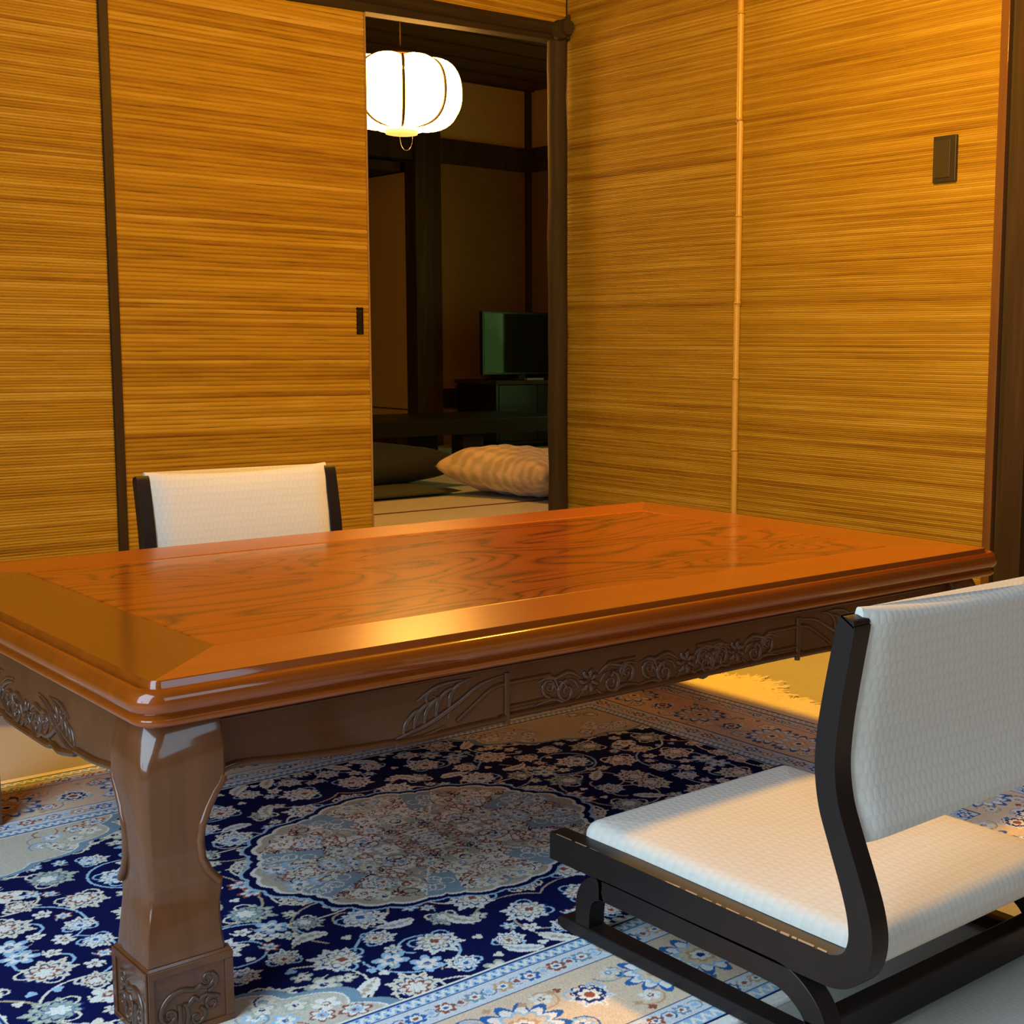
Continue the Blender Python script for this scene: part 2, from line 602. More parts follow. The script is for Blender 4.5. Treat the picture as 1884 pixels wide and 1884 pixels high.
secs = []
for i in range(15):
    x = -1.68 + (3.045 + 1.68) * i / 14
    w = 0.0018 * sin(i * 1.9)
    secs.append(lint_sec(x, 1.735 + 0.018 * max(0, (x - 2.0)) - 0.004 + w, 1.783 + 0.016 * max(0, (x - 2.5)) + w, YB - 0.018, YB + 0.01, 0.014))
lb.loft(secs)
lb2 = MB()
lb2.loft([lint_sec(x, 1.701 + 0.033 * max(0, x - 2.03), 1.737 + 0.018 * max(0, x - 2.0), YB - 0.010, YB + 0.05, 0.004) for x in (-1.68, 1.0, 2.03, 2.3, 2.6, 3.045)])
lt = struct(lb.build('trim_1', M_beam, smooth=50))
o = lb2.build('lintel_groove_board', M_beam, lt, smooth=50)
# knobby sawn end of the lintel log in the corner
kb = MB()
for (cx_, cz_, r_, l_) in ((3.060, 1.775, 0.030, 0.05), (3.040, 1.765, 0.034, 0.03)):
    pts = [(cx_, YB - 0.035 - l_ * 0.5 + l_ * t, cz_) for t in (0, 0.3, 0.7, 1.2)]
    kb.tube(pts, [r_ * 0.85, r_, r_, r_ * 0.9], 12)
kb.tube([(3.078, YB - 0.03, 1.74), (3.080, YB - 0.03, 1.80), (3.081, YB - 0.03, 1.823)], [0.010, 0.010, 0.008], 8)
kb.build('lintel_log_end', M_log, lt, smooth=60)
# natural jamb log at the corner
jp = MB()
pts = []; rs = []
for i in range(16):
    z = FZ + (1.78 - FZ) * i / 15
    pts.append((3.060 + 0.002 * sin(i * 1.3), YB + 0.006, z))
    rs.append(0.0345 + 0.0015 * sin(i * 2.3))
jp.tube(pts, rs, 16)
struct(jp.build('trim_2', M_log, smooth=60))

# right wall with reed covering and vertical bamboo batten
wr = MB().box(XR + 0.004, XR + 0.07, 2.106, YB + 0.06, FZ, ZC).build('wall_right', M_post); struct(wr)
reeds(2.107, YB - 0.002, 0.0, 2.40, 0.0056, XR + 0.004, 1, -1, 0.0016, 5, 16).build('reed_panel', M_reed_r, wr, smooth=60, recalc=False)
bp = MB()
nodes = [0.09, 0.348, 0.5757, 0.8103, 1.0784, 1.3694, 1.6877, 2.02, 2.36]
pts = []; rs = []
for i in range(len(nodes) - 1):
    a, b_ = nodes[i], nodes[i + 1]
    for t, r_ in ((0.0, 0.0118), (0.008, 0.0122), (0.016, 0.0100), (0.03, 0.0098), (0.5, 0.0100), (0.95, 0.0105), (0.985, 0.0112)):
        pts.append((XR - 0.006, 3.040 + 0.0025 * sin(a * 5), a + (b_ - a) * t)); rs.append(r_)
pts = [(XR - 0.006, 3.042, FZ)] + pts
rs = [0.0105] + rs
bm_ = bp.tube(pts, rs, 14).build('bamboo_pole', M_bamboo, smooth=60)
recenter(bm_, (XR - 0.006, 3.042, FZ))
tag(bm_, 'thin vertical golden bamboo pole with ringed nodes on the right reed wall', 'bamboo pole')
M_node = plain('node_brown', (0.30, 0.13, 0.02), 0.5)
for z in nodes[:-1]:
    c_ = (XR - 0.006, 3.040 + 0.0025 * sin(z * 5))
    MB().tube([(c_[0], c_[1], z - 0.0015), (c_[0], c_[1], z + 0.0015)], 0.0124, 14).build('bamboo_node', M_node, bm_, smooth=60)

# right side jambs and the opening beyond
struct(MB().box(XR - 0.004, XR + 0.07, 2.0806, 2.106, FZ, ZC).build('trim_3', wood_mat('red_brown_jamb', (0.16, 0.07, 0.018), (0.11, 0.045, 0.01), (0.21, 0.095, 0.026), 2, coat=0.1, rough=0.5), bevel=0.001))
struct(MB().box(XR + 0.012, XR + 0.07, 2.0665, 2.0806, FZ, ZC).build('trim_4', M_black))
struct(MB().box(XR - 0.006, XR + 0.07, 2.0430, 2.0665, FZ, ZC).build('trim_5', M_log, bevel=0.001))
struct(MB().box(XR - 0.020, XR + 0.09, 1.978, 2.0430, FZ, ZC).build('trim_6', M_post, bevel=0.002))
struct(MB().box(XR + 0.004, XR + 0.07, -1.4, 1.05, FZ, ZC).build('wall_right.001', M_plaster_d))
struct(MB().box(XR - 0.01, XR + 0.08, 1.05, 1.978, 1.8, ZC).build('wall_right.002', M_plaster_d))
# neighbouring room to the right: far walls
struct(MB().box(6.15, 6.25, -1.4, YB, FZ, ZC).build('wall_side', M_plaster_d))
struct(MB().box(XR + 0.1, 6.25, YB + 0.02, YB + 0.06, FZ, ZC).build('wall_side.001', M_plaster_d))
struct(MB().box(XR + 0.1, 6.25, -1.5, -1.4, FZ, ZC).build('wall_side.002', M_plaster_d))
# tatami joints: thin dark red bindings on the floor
fj = MB()
fj.box(XR + 0.1, 6.1, 3.02, 3.05, FZ - 0.0005, FZ + 0.0012)
fj.box(1.6, 5.8, 4.775, 4.800, FZ - 0.0005, FZ + 0.0012)
fj.box(1.6, 5.8, 6.62, 6.65, FZ - 0.0005, FZ + 0.0012)
fj.box(4.35, 4.38, 4.80, 6.62, FZ - 0.0005, FZ + 0.0012)
fj.box(4.35, 4.38, 6.65, 7.8, FZ - 0.0005, FZ + 0.0012)
struct(fj.build('trim_7', M_tan_line))

# ------------------------------------------------------------------ next room shell
YF, XF = 7.86, 5.89
struct(MB().box(1.2, 1.3, YB + 0.06, 9.4, FZ, ZC).build('wall_far_left', M_plaster_d))
wfr = MB()
wfr.box(5.127, XF, YF, YF + 0.08, FZ, 1.90)
struct(wfr.build('wall_far', M_plaster_d))
struct(MB().box(1.3, XF, YF + 0.005, YF + 0.08, 2.03, ZC).build('wall_far.001', M_plaster))
struct(MB().box(1.3, 3.6, YF, YF + 0.08, FZ, 2.03).build('wall_far.002', M_plaster_d))
struct(MB().box(1.3, XF, YF - 0.03, YF + 0.08, 1.87, 2.03).build('trim_8', M_post))
struct(MB().box(4.93, 5.127, YF - 0.05, YF + 0.08, FZ, 2.14).build('trim_9', M_post))
struct(MB().box(5.855, XF, YF - 0.035, YF, FZ, ZC).build('trim_10', M_post))
struct(MB().box(3.6, 5.6, YF + 0.08, 9.4, 1.80, 1.86).build('ceiling_alcove', M_post))
# far room right wall: plaster band, dark lower wall, added glowing pane
wfx = MB()
wfx.box(XF, XF + 0.08, YB + 0.06, 5.35, FZ, 1.90).box(XF, XF + 0.08, 6.72, YF + 0.08, FZ, 1.90)
wfx.box(XF, XF + 0.08, 5.35, 6.72, 1.55, 1.90).box(XF, XF + 0.08, 5.35, 6.72, FZ, 0.25)
struct(wfx.build('wall_far_right', M_plaster_d))
struct(MB().box(XF + 0.005, XF + 0.08, YB + 0.06, YF, 2.03, ZC).build('wall_far_right.001', M_plaster))
struct(MB().box(XF - 0.03, XF + 0.08, YB + 0.06, YF, 1.87, 2.03).build('trim_11', M_post))
mg, nt, b = mat('green_glow_pane')
b.inputs['Base Color'].default_value = (0.05, 0.10, 0.06, 1)
gn = noise(nt, coords(nt), 1.8, 3)
nt.links.new(ramp(nt, gn, [(0.35, (0.12, 0.26, 0.06)), (0.65, (0.42, 0.70, 0.26))]), b.inputs['Emission Color'])
b.inputs['Emission Strength'].default_value = 3.0
struct(MB().box(XF + 0.03, XF + 0.04, 5.35, 6.72, 0.25, 1.55).build('reflection_pane', mg))  # unseen glowing pane, added to give the television its green reflection
# recess side panel (pale paper) left of the dark post, its skirting and the alcove back
pnl = struct(MB().box(4.935, 5.02, YF + 0.08, 9.3, 0.135, 1.80).build('wall_alcove', M_fusuma))
MB().box(4.930, 5.02, YF + 0.08, 9.3, 0.232, 0.240).build('panel_binding', M_tan_line, pnl)
struct(MB().box(4.925, 5.02, YF + 0.08, 9.3, FZ, 0.135).build('baseboard_alcove', M_post))
struct(MB().box(1.3, 5.02, 9.3, 9.4, FZ, 1.86).build('wall_alcove.001', M_plaster_d))
struct(MB().box(4.90, 5.10, YF + 0.08, 9.3, 1.80, ZC).build('trim_12', M_post))

# ------------------------------------------------------------------ rug painted as wool knots (vertex colours of the weave itself)
RX0, RX1, RY0, RY1 = 0.13, 1.852, 0.914, 2.200
RL, RW = RX1 - RX0, RY1 - RY0
CX0, CY0 = RL / 2, RW / 2      # rug centre
STEP = 0.00165
NX, NY = int(RL / STEP) + 1, int(RW / STEP) + 1
NAVY = (0.006, 0.009, 0.070); NAVY2 = (0.02, 0.05, 0.20)
CREAM = (0.88, 0.81, 0.66); IVORY = (0.95, 0.91, 0.82); SAND = (0.60, 0.47, 0.32)
PEACH = (0.85, 0.66, 0.46); SKY = (0.40, 0.62, 0.82); STEEL = (0.23, 0.36, 0.46); RUST = (0.36, 0.11, 0.07); BLUE = (0.04, 0.16, 0.45)
TAN = (0.70, 0.42, 0.22); SAGE = (0.47, 0.52, 0.42)
# one quadrant canvas (distance from the centre outwards), mirrored four ways
QX, QY = NX // 2 + 1, NY // 2 + 1
hx, hy = RL / 2, RW / 2
ax_ = np.arange(QX) * STEP
ay_ = np.arange(QY) * STEP
GX, GY = np.meshgrid(ax_, ay_, indexing='ij')
IMG = np.zeros((QX, QY, 3), dtype=np.float32)
IMG[:] = NAVY
rr_ = np.random.RandomState(11)


def win(x, y, r):
    i0 = max(0, int((x - r) / STEP)); i1 = min(QX, int((x + r) / STEP) + 2)
    j0 = max(0, int((y - r) / STEP)); j1 = min(QY, int((y + r) / STEP) + 2)
    return i0, i1, j0, j1


def fillm(sl, m_, col):
    i0, i1, j0, j1 = sl
    sub = IMG[i0:i1, j0:j1]
    sub[m_] = col


def flower(x, y, R, n, layers, rot=0.0, amp=0.18, sq=1.0, clip=None, sharp=1.0):
    """layered petal rosette: layers = [(radius fraction, colour, petals, amp)]"""
    sl = win(x, y, R * 1.35)
    i0, i1, j0, j1 = sl
    if i1 <= i0 or j1 <= j0: return
    dx = GX[i0:i1, j0:j1] - x; dy = GY[i0:i1, j0:j1] - y
    c_, s_ = cos(rot), sin(rot)
    u = (dx * c_ + dy * s_) / sq; v = -dx * s_ + dy * c_
    r = np.hypot(u, v); th = np.arctan2(v, u)
    for (fr, col, nn, am) in layers:
        lim = R * fr * (1 - am + am * np.abs(np.cos(th * nn / 2)) ** sharp * 2 * 0.9)
        m_ = r < lim
        if clip is not None: m_ &= clip[i0:i1, j0:j1]
        fillm(sl, m_, col)


def stroke(pts, w, col, clip=None):
    for k in range(len(pts) - 1):
        (x0, y0), (x1, y1) = pts[k], pts[k + 1]
        r = max(abs(x1 - x0), abs(y1 - y0)) / 2 + w * 1.5
        sl = win((x0 + x1) / 2, (y0 + y1) / 2, r)
        i0, i1, j0, j1 = sl
        if i1 <= i0 or j1 <= j0: continue
        px = GX[i0:i1, j0:j1]; py = GY[i0:i1, j0:j1]
        L2 = (x1 - x0) ** 2 + (y1 - y0) ** 2 + 1e-12
        t = np.clip(((px - x0) * (x1 - x0) + (py - y0) * (y1 - y0)) / L2, 0, 1)
        ww = w[k] if isinstance(w, list) else w
        m_ = np.hypot(px - x0 - t * (x1 - x0), py - y0 - t * (y1 - y0)) < ww / 2
        if clip is not None: m_ &= clip[i0:i1, j0:j1]
        fillm(sl, m_, col)


def arc(x, y, r, a0, a1, n=14, shrink=0.0):
    return [(x + r * (1 - shrink * k / n) * cos(a0 + (a1 - a0) * k / n), y + r * (1 - shrink * k / n) * sin(a0 + (a1 - a0) * k / n)) for k in range(n + 1)]


def sawleaf(x, y, L, rot, bend, c1, c2, clip=None):
    """curved feathery leaf"""
    pts = []
    for k in range(13):
        t = k / 12
        a = rot + bend * t
        if k == 0: px, py = x, y
        else:
            px += L / 12 * cos(a); py += L / 12 * sin(a)
        pts.append((px, py))
    for k in range(12):
        t = (k + 0.5) / 12
        w = L * 0.34 * sin(pi * t ** 0.8) * (0.80 + 0.35 * (k % 2))
        flower(*pts[k], max(w / 2, 0.002), 3, [(1, c1, 3, 0.1)], clip=clip)
    for k in range(12):
        t = (k + 0.5) / 12
        w = L * 0.15 * sin(pi * t)
        if k % 2 == 0:
            flower(*pts[k], max(w / 2, 0.001), 3, [(1, c2, 3, 0.1)], clip=clip)
    stroke(pts, 0.0018, SAND, clip)


def palmette(x, y, R, rot, clip=None, kind=0):
    """serrated lotus palmette: jagged outer leaves, inner heart"""
    kind = kind % 4
    oc, ic, hc, cc = [(CREAM, SAND, RUST, IVORY), (IVORY, SKY, SAND, RUST), (SAGE, CREAM, STEEL, IVORY), (IVORY, TAN, SKY, BLUE)][kind]
    for q in range(-5, 6):
        a = rot + q * 0.42
        L_ = R * (1.05 - 0.05 * abs(q)) * (1.0 if q % 2 == 0 else 0.80)
        tip = (x + L_ * cos(a), y + L_ * sin(a))
        for t, w in ((0.35, 0.24), (0.55, 0.21), (0.75, 0.14), (0.92, 0.07)):
            flower(x + L_ * t * cos(a), y + L_ * t * sin(a), R * w, 3, [(1, oc, 3, 0.1)], clip=clip)
        stroke([(x + L_ * .25 * cos(a), y + L_ * .25 * sin(a)), (x + L_ * .8 * cos(a), y + L_ * .8 * sin(a))], 0.0017, ic, clip)
    bx_, by_ = x - 0.10 * R * cos(rot), y - 0.10 * R * sin(rot)
    flower(bx_, by_, R * 0.52, 9, [(1, NAVY2, 9, 0.25), (0.88, oc, 9, 0.25), (0.66, hc, 7, 0.3), (0.50, IVORY, 7, 0.3), (0.26, cc, 4, 0.3)], rot, sq=1.15, clip=clip, sharp=0.8)
    for sg in (-1, 1):
        a = rot + sg * 2.3
        stroke(arc(x + R * .62 * cos(a), y + R * .62 * sin(a), R * .34, a - sg * 1.5, a + sg * 1.9, 9, shrink=0.4), 0.0030, SKY if kind % 2 else CREAM, clip)


def small(x, y, R, clip=None, k=0):
    ls = [[(1, CREAM, 6, 0.42), (0.45, STEEL, 6, 0.2), (0.25, IVORY, 6, 0)],
          [(1, IVORY, 5, 0.42), (0.4, RUST, 5, 0.2), (0.2, CREAM, 5, 0)],
          [(1, SKY, 6, 0.42), (0.7, IVORY, 6, 0.35), (0.3, BLUE, 6, 0)],
          [(1, RUST, 6, 0.38), (0.78, IVORY, 6, 0.35), (0.5, SKY, 6, 0.2), (0.25, RUST, 4, 0)],
          [(1, SAGE, 5, 0.42), (0.75, CREAM, 5, 0.38), (0.3, NAVY2, 5, 0)]][k % 5]
    rt = rr_.uniform(0, 6)
    flower(x, y, R, 6, ls, rt, sq=rr_.uniform(0.8, 1.2), clip=clip, sharp=0.8)
    if R > 0.008 and clip is not None:
        stroke(arc(x + R * cos(rt), y + R * sin(rt), R * 0.9, rt + 1.2, rt + 3.6, 6), 0.0018, [SKY, CREAM, SAND][k % 3], clip)


BX, BY = hx - 0.262, hy - 0.262   # field half sizes
field = (GX < BX) & (GY < BY)


# spiral vines first
def spiral(x, y, r0, a0, turns, sgn, col, w):
    n = int(26 * turns)
    pts = []
    for k in range(n + 1):
        t = k / n
        r = r0 * (1 - 0.85 * t)
        a = a0 + sgn * turns * 2 * pi * t
        pts.append((x + r * cos(a), y + r * sin(a)))
    stroke(pts, w, col, field)
    return pts


vine_pts = []
for gx in range(5):
    for gy in range(4):
        cx_ = 0.06 + gx * 0.145 + rr_.uniform(-0.02, 0.02); cy_ = 0.05 + gy * 0.125 + rr_.uniform(-0.02, 0.02)
        vine_pts += spiral(cx_, cy_, 0.078, rr_.uniform(0, 6.28), 1.35, 1 if (gx + gy) % 2 else -1, [SKY, CREAM, SAND][(gx + gy) % 3], 0.0032)
placed = []


def try_place(R, tries, fn, gap=0.92):
    for _ in range(tries):
        x = rr_.uniform(0, BX + 0.01); y = rr_.uniform(0, BY + 0.01)
        if all(hypot2(x - a, y - c_) > ((R + r) * gap) ** 2 for a, c_, r in placed):
            placed.append((x, y, R)); fn(x, y, R)


def hypot2(a, b_): return a * a + b_ * b_


try_place(0.040, 120, lambda x, y, R: palmette(x, y, R * 0.88, rr_.uniform(0, 6.28), field, rr_.randint(4)))
try_place(0.028, 420, lambda x, y, R: palmette(x, y, R * 0.85, rr_.uniform(0, 6.28), field, rr_.randint(4)), 0.90)
try_place(0.022, 300, lambda x, y, R: sawleaf(x - 0.018, y - 0.008, 0.055, rr_.uniform(-0.8, 1.6), rr_.uniform(-2.2, 2.2), IVORY, [SKY, SAND, SAGE][rr_.randint(3)], field), 0.85)
try_place(0.0165, 700, lambda x, y, R: small(x, y, R * 0.9, field, rr_.randint(5)), 0.90)
try_place(0.0095, 1100, lambda x, y, R: small(x, y, R * 0.9, field, rr_.randint(5)), 0.95)
try_place(0.0055, 700, lambda x, y, R: flower(x, y, R, 4, [(1, [CREAM, SKY, IVORY][rr_.randint(3)], 3, 0.3)], rr_.uniform(0, 6), clip=field), 1.0)

# spandrel (corner pieces)
ang = np.arctan2((BY - GY) / BY, (BX - GX) / BX)
rad = np.hypot((BX - GX) / 0.30, (BY - GY) / 0.15)
sc_ = 1 + 0.07 * np.abs(np.cos(ang * 9))
spn = field & (rad < sc_)
IMG[spn] = STEEL
spn2 = field & (rad < sc_ - 0.05); IMG[spn2] = IVORY
spn3 = field & (rad < sc_ - 0.06); IMG[spn3] = (0.66, 0.60, 0.48)
for _ in range(150):
    x = rr_.uniform(BX - 0.5, BX); y = rr_.uniform(BY - 0.26, BY)
    i, j = int(x / STEP), int(y / STEP)
    if i < 0 or j < 0 or not spn3[min(i, QX - 1), min(j, QY - 1)]: continue
    k = rr_.randint(4)
    if k == 0: palmette(x, y, 0.022, rr_.uniform(0, 6), spn3, rr_.randint(4))
    elif k == 1: stroke(arc(x, y, 0.022, rr_.uniform(0, 6), rr_.uniform(6, 10), shrink=0.6), 0.0022, [RUST, NAVY2, STEEL][rr_.randint(3)], spn3)
    else: small(x, y, 0.012, spn3, rr_.randint(5))

# medallion
ma = np.arctan2(GY / 0.205, GX / 0.245)
mr = np.hypot(GX / 0.245, GY / 0.205)
lob = 0.90 + 0.10 * np.abs(np.cos(ma * 4)) ** 0.6 + 0.03 * np.abs(np.cos(ma * 16))
med = mr < lob
IMG[mr < lob + 0.06] = SKY
IMG[mr < lob + 0.04] = NAVY
IMG[med] = IVORY
med2 = mr < lob - 0.025
IMG[med2] = (0.58, 0.50, 0.38)
# steel blue wedges
wed = med2 & (mr > 0.52 + 0.22 * np.abs(np.cos(ma * 4 + pi / 2 * 0)) ** 1.0) & (np.abs(np.cos(ma * 4)) < 0.42)
IMG[wed] = (0.30, 0.40, 0.46)
edge = med2 & ((np.abs(np.abs(np.cos(ma * 4)) - 0.42) < 0.05)) & (mr > 0.5)
IMG[edge] = IVORY
ring = np.abs(mr - (0.45 + 0.05 * np.cos(ma * 16))) < 0.014
IMG[ring & med2] = IVORY
inner = mr < 0.43
IMG[inner] = (0.52, 0.50, 0.42)
for _ in range(260):
    a = rr_.uniform(0, pi / 2); q = sqrt(rr_.uniform(0, 0.85))
    x, y = q * 0.245 * cos(a), q * 0.205 * sin(a)
    k = rr_.randint(6)
    if k == 0: small(x, y, 0.013, med2, rr_.randint(5))
    elif k <= 2: stroke(arc(x, y, rr_.uniform(0.008, 0.02), rr_.uniform(0, 6), rr_.uniform(6, 10), shrink=0.7), 0.0022, [RUST, NAVY, RUST, STEEL][rr_.randint(4)], med2)
    elif k == 3: flower(x, y, 0.006, 5, [(1, RUST, 5, 0.3), (0.5, CREAM, 5, 0)], clip=med2)
    else: stroke(arc(x, y, rr_.uniform(0.006, 0.016), rr_.uniform(0, 6), rr_.uniform(6, 9)), 0.0018, [IVORY, CREAM, NAVY][rr_.randint(3)], med2)
wed2 = wed & (mr > 0.60)
IMG[wed2] = (0.30, 0.42, 0.50)
for _ in range(60):
    a = rr_.uniform(0, pi / 2); q = rr_.uniform(0.62, 0.9)
    stroke(arc(q * 0.245 * cos(a), q * 0.205 * sin(a), 0.010, rr_.uniform(0, 6), rr_.uniform(6, 9), 8), 0.0018, IVORY, wed2)
palmette(0.0, 0.135, 0.024, pi / 2, med2, 0)
palmette(0.185, 0.0, 0.028, 0, med2, 0)
palmette(0.13, 0.095, 0.022, 0.7, med2, 1)

# borders: e = distance outwards from the field edge
e = np.maximum(GX - BX, GY - BY)
s_along = np.where(GX - BX > GY - BY, GY, GX)


def band(a, b_, col):
    IMG[(e >= a) & (e < b_)] = col


band(0, 0.262, IVORY)
band(0.000, 0.003, IVORY); band(0.003, 0.006, NAVY2)
band(0.006, 0.022, SKY)
zig = np.abs(((s_along / 0.012) % 1.0) - 0.5) * 2
m_ = (e > 0.008) & (e < 0.020) & (np.abs((e - 0.008) / 0.012 - zig) < 0.28)
IMG[m_] = IVORY
m_ = (e > 0.008) & (e < 0.020) & (np.abs((e - 0.008) / 0.012 - zig) > 0.66)
IMG[m_] = BLUE
band(0.022, 0.0245, NAVY2)
band(0.0245, 0.062, (0.74, 0.78, 0.80))
band(0.062, 0.0645, NAVY2)
band(0.0645, 0.190, PEACH)
band(0.190, 0.1925, NAVY2)
band(0.1925, 0.222, (0.74, 0.78, 0.80))
band(0.222, 0.2245, NAVY2)
band(0.2245, 0.242, SKY)
zig = np.abs(((s_along / 0.014) % 1.0) - 0.5) * 2
m_ = (e > 0.226) & (e < 0.241) & (np.abs((e - 0.226) / 0.015 - zig) < 0.30)
IMG[m_] = IVORY
band(0.242, 0.245, NAVY)
band(0.245, 0.262, IVORY)
g1 = (e > 0.025) & (e < 0.0615); g2 = (e > 0.193) & (e < 0.2215); mn = (e > 0.065) & (e < 0.1895)


def along(side, s, off):
    return (s, BY + off) if side == 0 else (BX + off, s)


for side, Lm in ((0, BX + 0.26), (1, BY + 0.26)):
    for gm, cc, ww in ((g1, 0.043, 0.012), (g2, 0.207, 0.010)):
        s = 0.0; k = 0
        while s < Lm:
            x, y = along(side, s, cc)
            flower(x, y, ww * 0.85, 6, [(1, [BLUE, TAN, STEEL, RUST][k % 4], 6, 0.3), (0.62, IVORY, 6, 0.2), (0.3, [RUST, BLUE][k % 2], 4, 0)], clip=gm)
            x2, y2 = along(side, s + 0.018, cc)
            stroke(arc(x2, y2, 0.008, 0 + k, 4.2 + k), 0.0018, [TAN, STEEL, BLUE][k % 3], gm)
            flower(x2, y2, 0.0035, 3, [(1, [RUST, SKY][k % 2], 3, 0.2)], clip=gm)
            s += 0.036; k += 1
    s = 0.03; k = 0
    while s < Lm:
        x, y = along(side, s, 0.127)
        if k % 2 == 0:
            flower(x, y, 0.042, 12, [(1, BLUE, 12, 0.22), (0.84, IVORY, 12, 0.2), (0.66, SKY, 10, 0.16), (0.56, PEACH, 10, 0.2), (0.36, TAN, 6, 0.2), (0.26, IVORY, 6, 0.2), (0.12, NAVY2, 4, 0)], clip=mn)
        else:
            palmette(*along(side, s, 0.118), 0.030, pi / 2 if side == 0 else 0, mn, 1)
            flower(*along(side, s, 0.118), 0.016, 7, [(1, NAVY2, 7, 0.2), (0.7, IVORY, 7, 0.2), (0.4, RUST, 5, 0)], clip=mn)
        for q, sg in ((0.045, 1), (0.045, -1)):
            x2, y2 = along(side, s + q, 0.127 + sg * 0.034)
            stroke(arc(x2, y2, 0.022, k, 4.5 + k, shrink=0.5), 0.0024, [STEEL, TAN, BLUE][(k + (sg > 0)) % 3], mn)
            small(x2, y2, 0.010, mn, k + (sg > 0))
        for _ in range(9):
            x2, y2 = along(side, s + rr_.uniform(-0.04, 0.04), 0.127 + rr_.uniform(-0.055, 0.055))
            if hypot2(x2 - x, y2 - y) > 0.043 ** 2:
                flower(x2, y2, 0.0045, 4, [(1, [TAN, RUST, BLUE, SAND][rr_.randint(4)], 4, 0.3)], clip=mn)
        s += 0.092; k += 1
m_ = e > 0.2615
# assemble four quadrants
xi = np.abs(np.arange(NX) - (NX - 1) / 2.0).astype(int); yi = np.abs(np.arange(NY) - (NY - 1) / 2.0).astype(int)
xi = np.minimum(xi, QX - 1); yi = np.minimum(yi, QY - 1)
FULL = IMG[xi][:, yi]
FULL = FULL * (1 + 0.06 * np.random.RandomState(3).randn(NX, NY, 1).astype(np.float32))
FULL = np.clip(FULL, 0, 1)
gx_ = np.linspace(RX0, RX1, NX); gy_ = np.linspace(RY0, RY1, NY)
VX, VY = np.meshgrid(gx_, gy_, indexing='ij')
VZ = np.zeros_like(VX)
VZ += 0.0004 * np.sin(VX * 31) * np.sin(VY * 23) - 0.0006
co = np.stack([VX, VY, VZ], -1).reshape(-1, 3).astype(np.float32)
ii = (np.arange(NX - 1)[:, None] * NY + np.arange(NY - 1)[None, :]).reshape(-1)
quads = np.stack([ii, ii + NY, ii + NY + 1, ii + 1], -1).astype(np.int32)
rim = np.concatenate([np.arange(NX) * NY, (NX - 1) * NY + np.arange(1, NY), (np.arange(NX - 2, -1, -1)) * NY + NY - 1, np.arange(NY - 2, 0, -1)])
nb = len(co)
low = co[rim].copy(); low[:, 2] = FZ + 0.0003
co = np.concatenate([co, low])
k_ = np.arange(len(rim)); k2 = (k_ + 1) % len(rim)
sk = np.stack([rim[k2], rim[k_], nb + k_, nb + k2], -1).astype(np.int32)
quads = np.concatenate([quads, sk])
me = bpy.data.meshes.new('persian_rug')
me.vertices.add(len(co)); me.vertices.foreach_set('co', co.reshape(-1))
me.loops.add(len(quads) * 4); me.loops.foreach_set('vertex_index', quads.reshape(-1))
me.polygons.add(len(quads)); me.polygons.foreach_set('loop_start', np.arange(len(quads), dtype=np.int32) * 4)
try:
    me.polygons.foreach_set('loop_total', np.full(len(quads), 4, dtype=np.int32))
except Exception:
    pass
me.update(calc_edges=True)
me.validate()
ca = me.color_attributes.new('Col', 'FLOAT_COLOR', 'POINT')
cols = np.ones((len(co), 4), dtype=np.float32)
cols[:nb, :3] = FULL.reshape(-1, 3)
cols[nb:, :3] = IVORY
ca.data.foreach_set('color', cols.reshape(-1))
me.materials.append(M_rug)
me.polygons.foreach_set('use_smooth', [True] * len(me.polygons))
rug = bpy.data.objects.new('persian_rug', me)
C.objects.link(rug)
ORG[rug.name] = Vector((0, 0, 0))
tag(rug, 'navy and cream floral rug with central medallion under the low carved table', 'rug')
fr = MB()
rf = random.Random(5)
for side in (0,):
    for k in range(2200):
        y = RY0 + RW * (k + rf.random()) / 2200
        L_ = rf.uniform(0.10, 0.165) * (0.8 + 0.25 * sin(y * 14) + 0.15 * sin(y * 41))
        a = rf.gauss(0, 0.35); cv = rf.gauss(0, 0.7)
        x0 = RX1 - 0.002; sg = 1
        if side: x0 = RX0 + 0.002; sg = -1
        pts = []
        px, py = x0, y
        for q in range(7):
            t = q / 6
            z = min(-0.0026, FZ + 0.0015 + 0.005 * (k % 6) / 6 + 0.003 * sin(3 * t) * rf.random())
            pts.append((px, py, z))
            px += sg * L_ / 6 * cos(a + cv * t); py += L_ / 6 * sin(a + cv * t)
        fr.tube(pts, 0.0018, 4)
o = fr.build('fringe', M_fringe, rug, recalc=False)
o['kind'] = 'stuff'; o['label'] = 'pale tangled cotton fringe'

# ------------------------------------------------------------------ low table
TX0, TX1, TY0, TY1, TZ = 0.4928, 1.8553, 1.2525, 2.082, 0.36
tcx, tcy = (TX0 + TX1) / 2, (TY0 + TY1) / 2
table = thing('low_table', 'large glossy red-brown low table with carved apron and burl inlay', 'table', (tcx, tcy, 0.0))


def rrect(off, z, r0=0.012, n=8):
    r = max(r0 + off, 0.001)
    x0, x1, y0, y1 = TX0 - off, TX1 + off, TY0 - off, TY1 + off
    pts = []
    for (cx_, cy_, a0) in ((x1 - r, y1 - r, 0), (x0 + r, y1 - r, pi / 2), (x0 + r, y0 + r, pi), (x1 - r, y0 + r, 3 * pi / 2)):
        for k in range(n + 1):
            a = a0 + pi / 2 * k / n
            pts.append((cx_ + r * cos(a), cy_ + r * sin(a), z))
    return pts


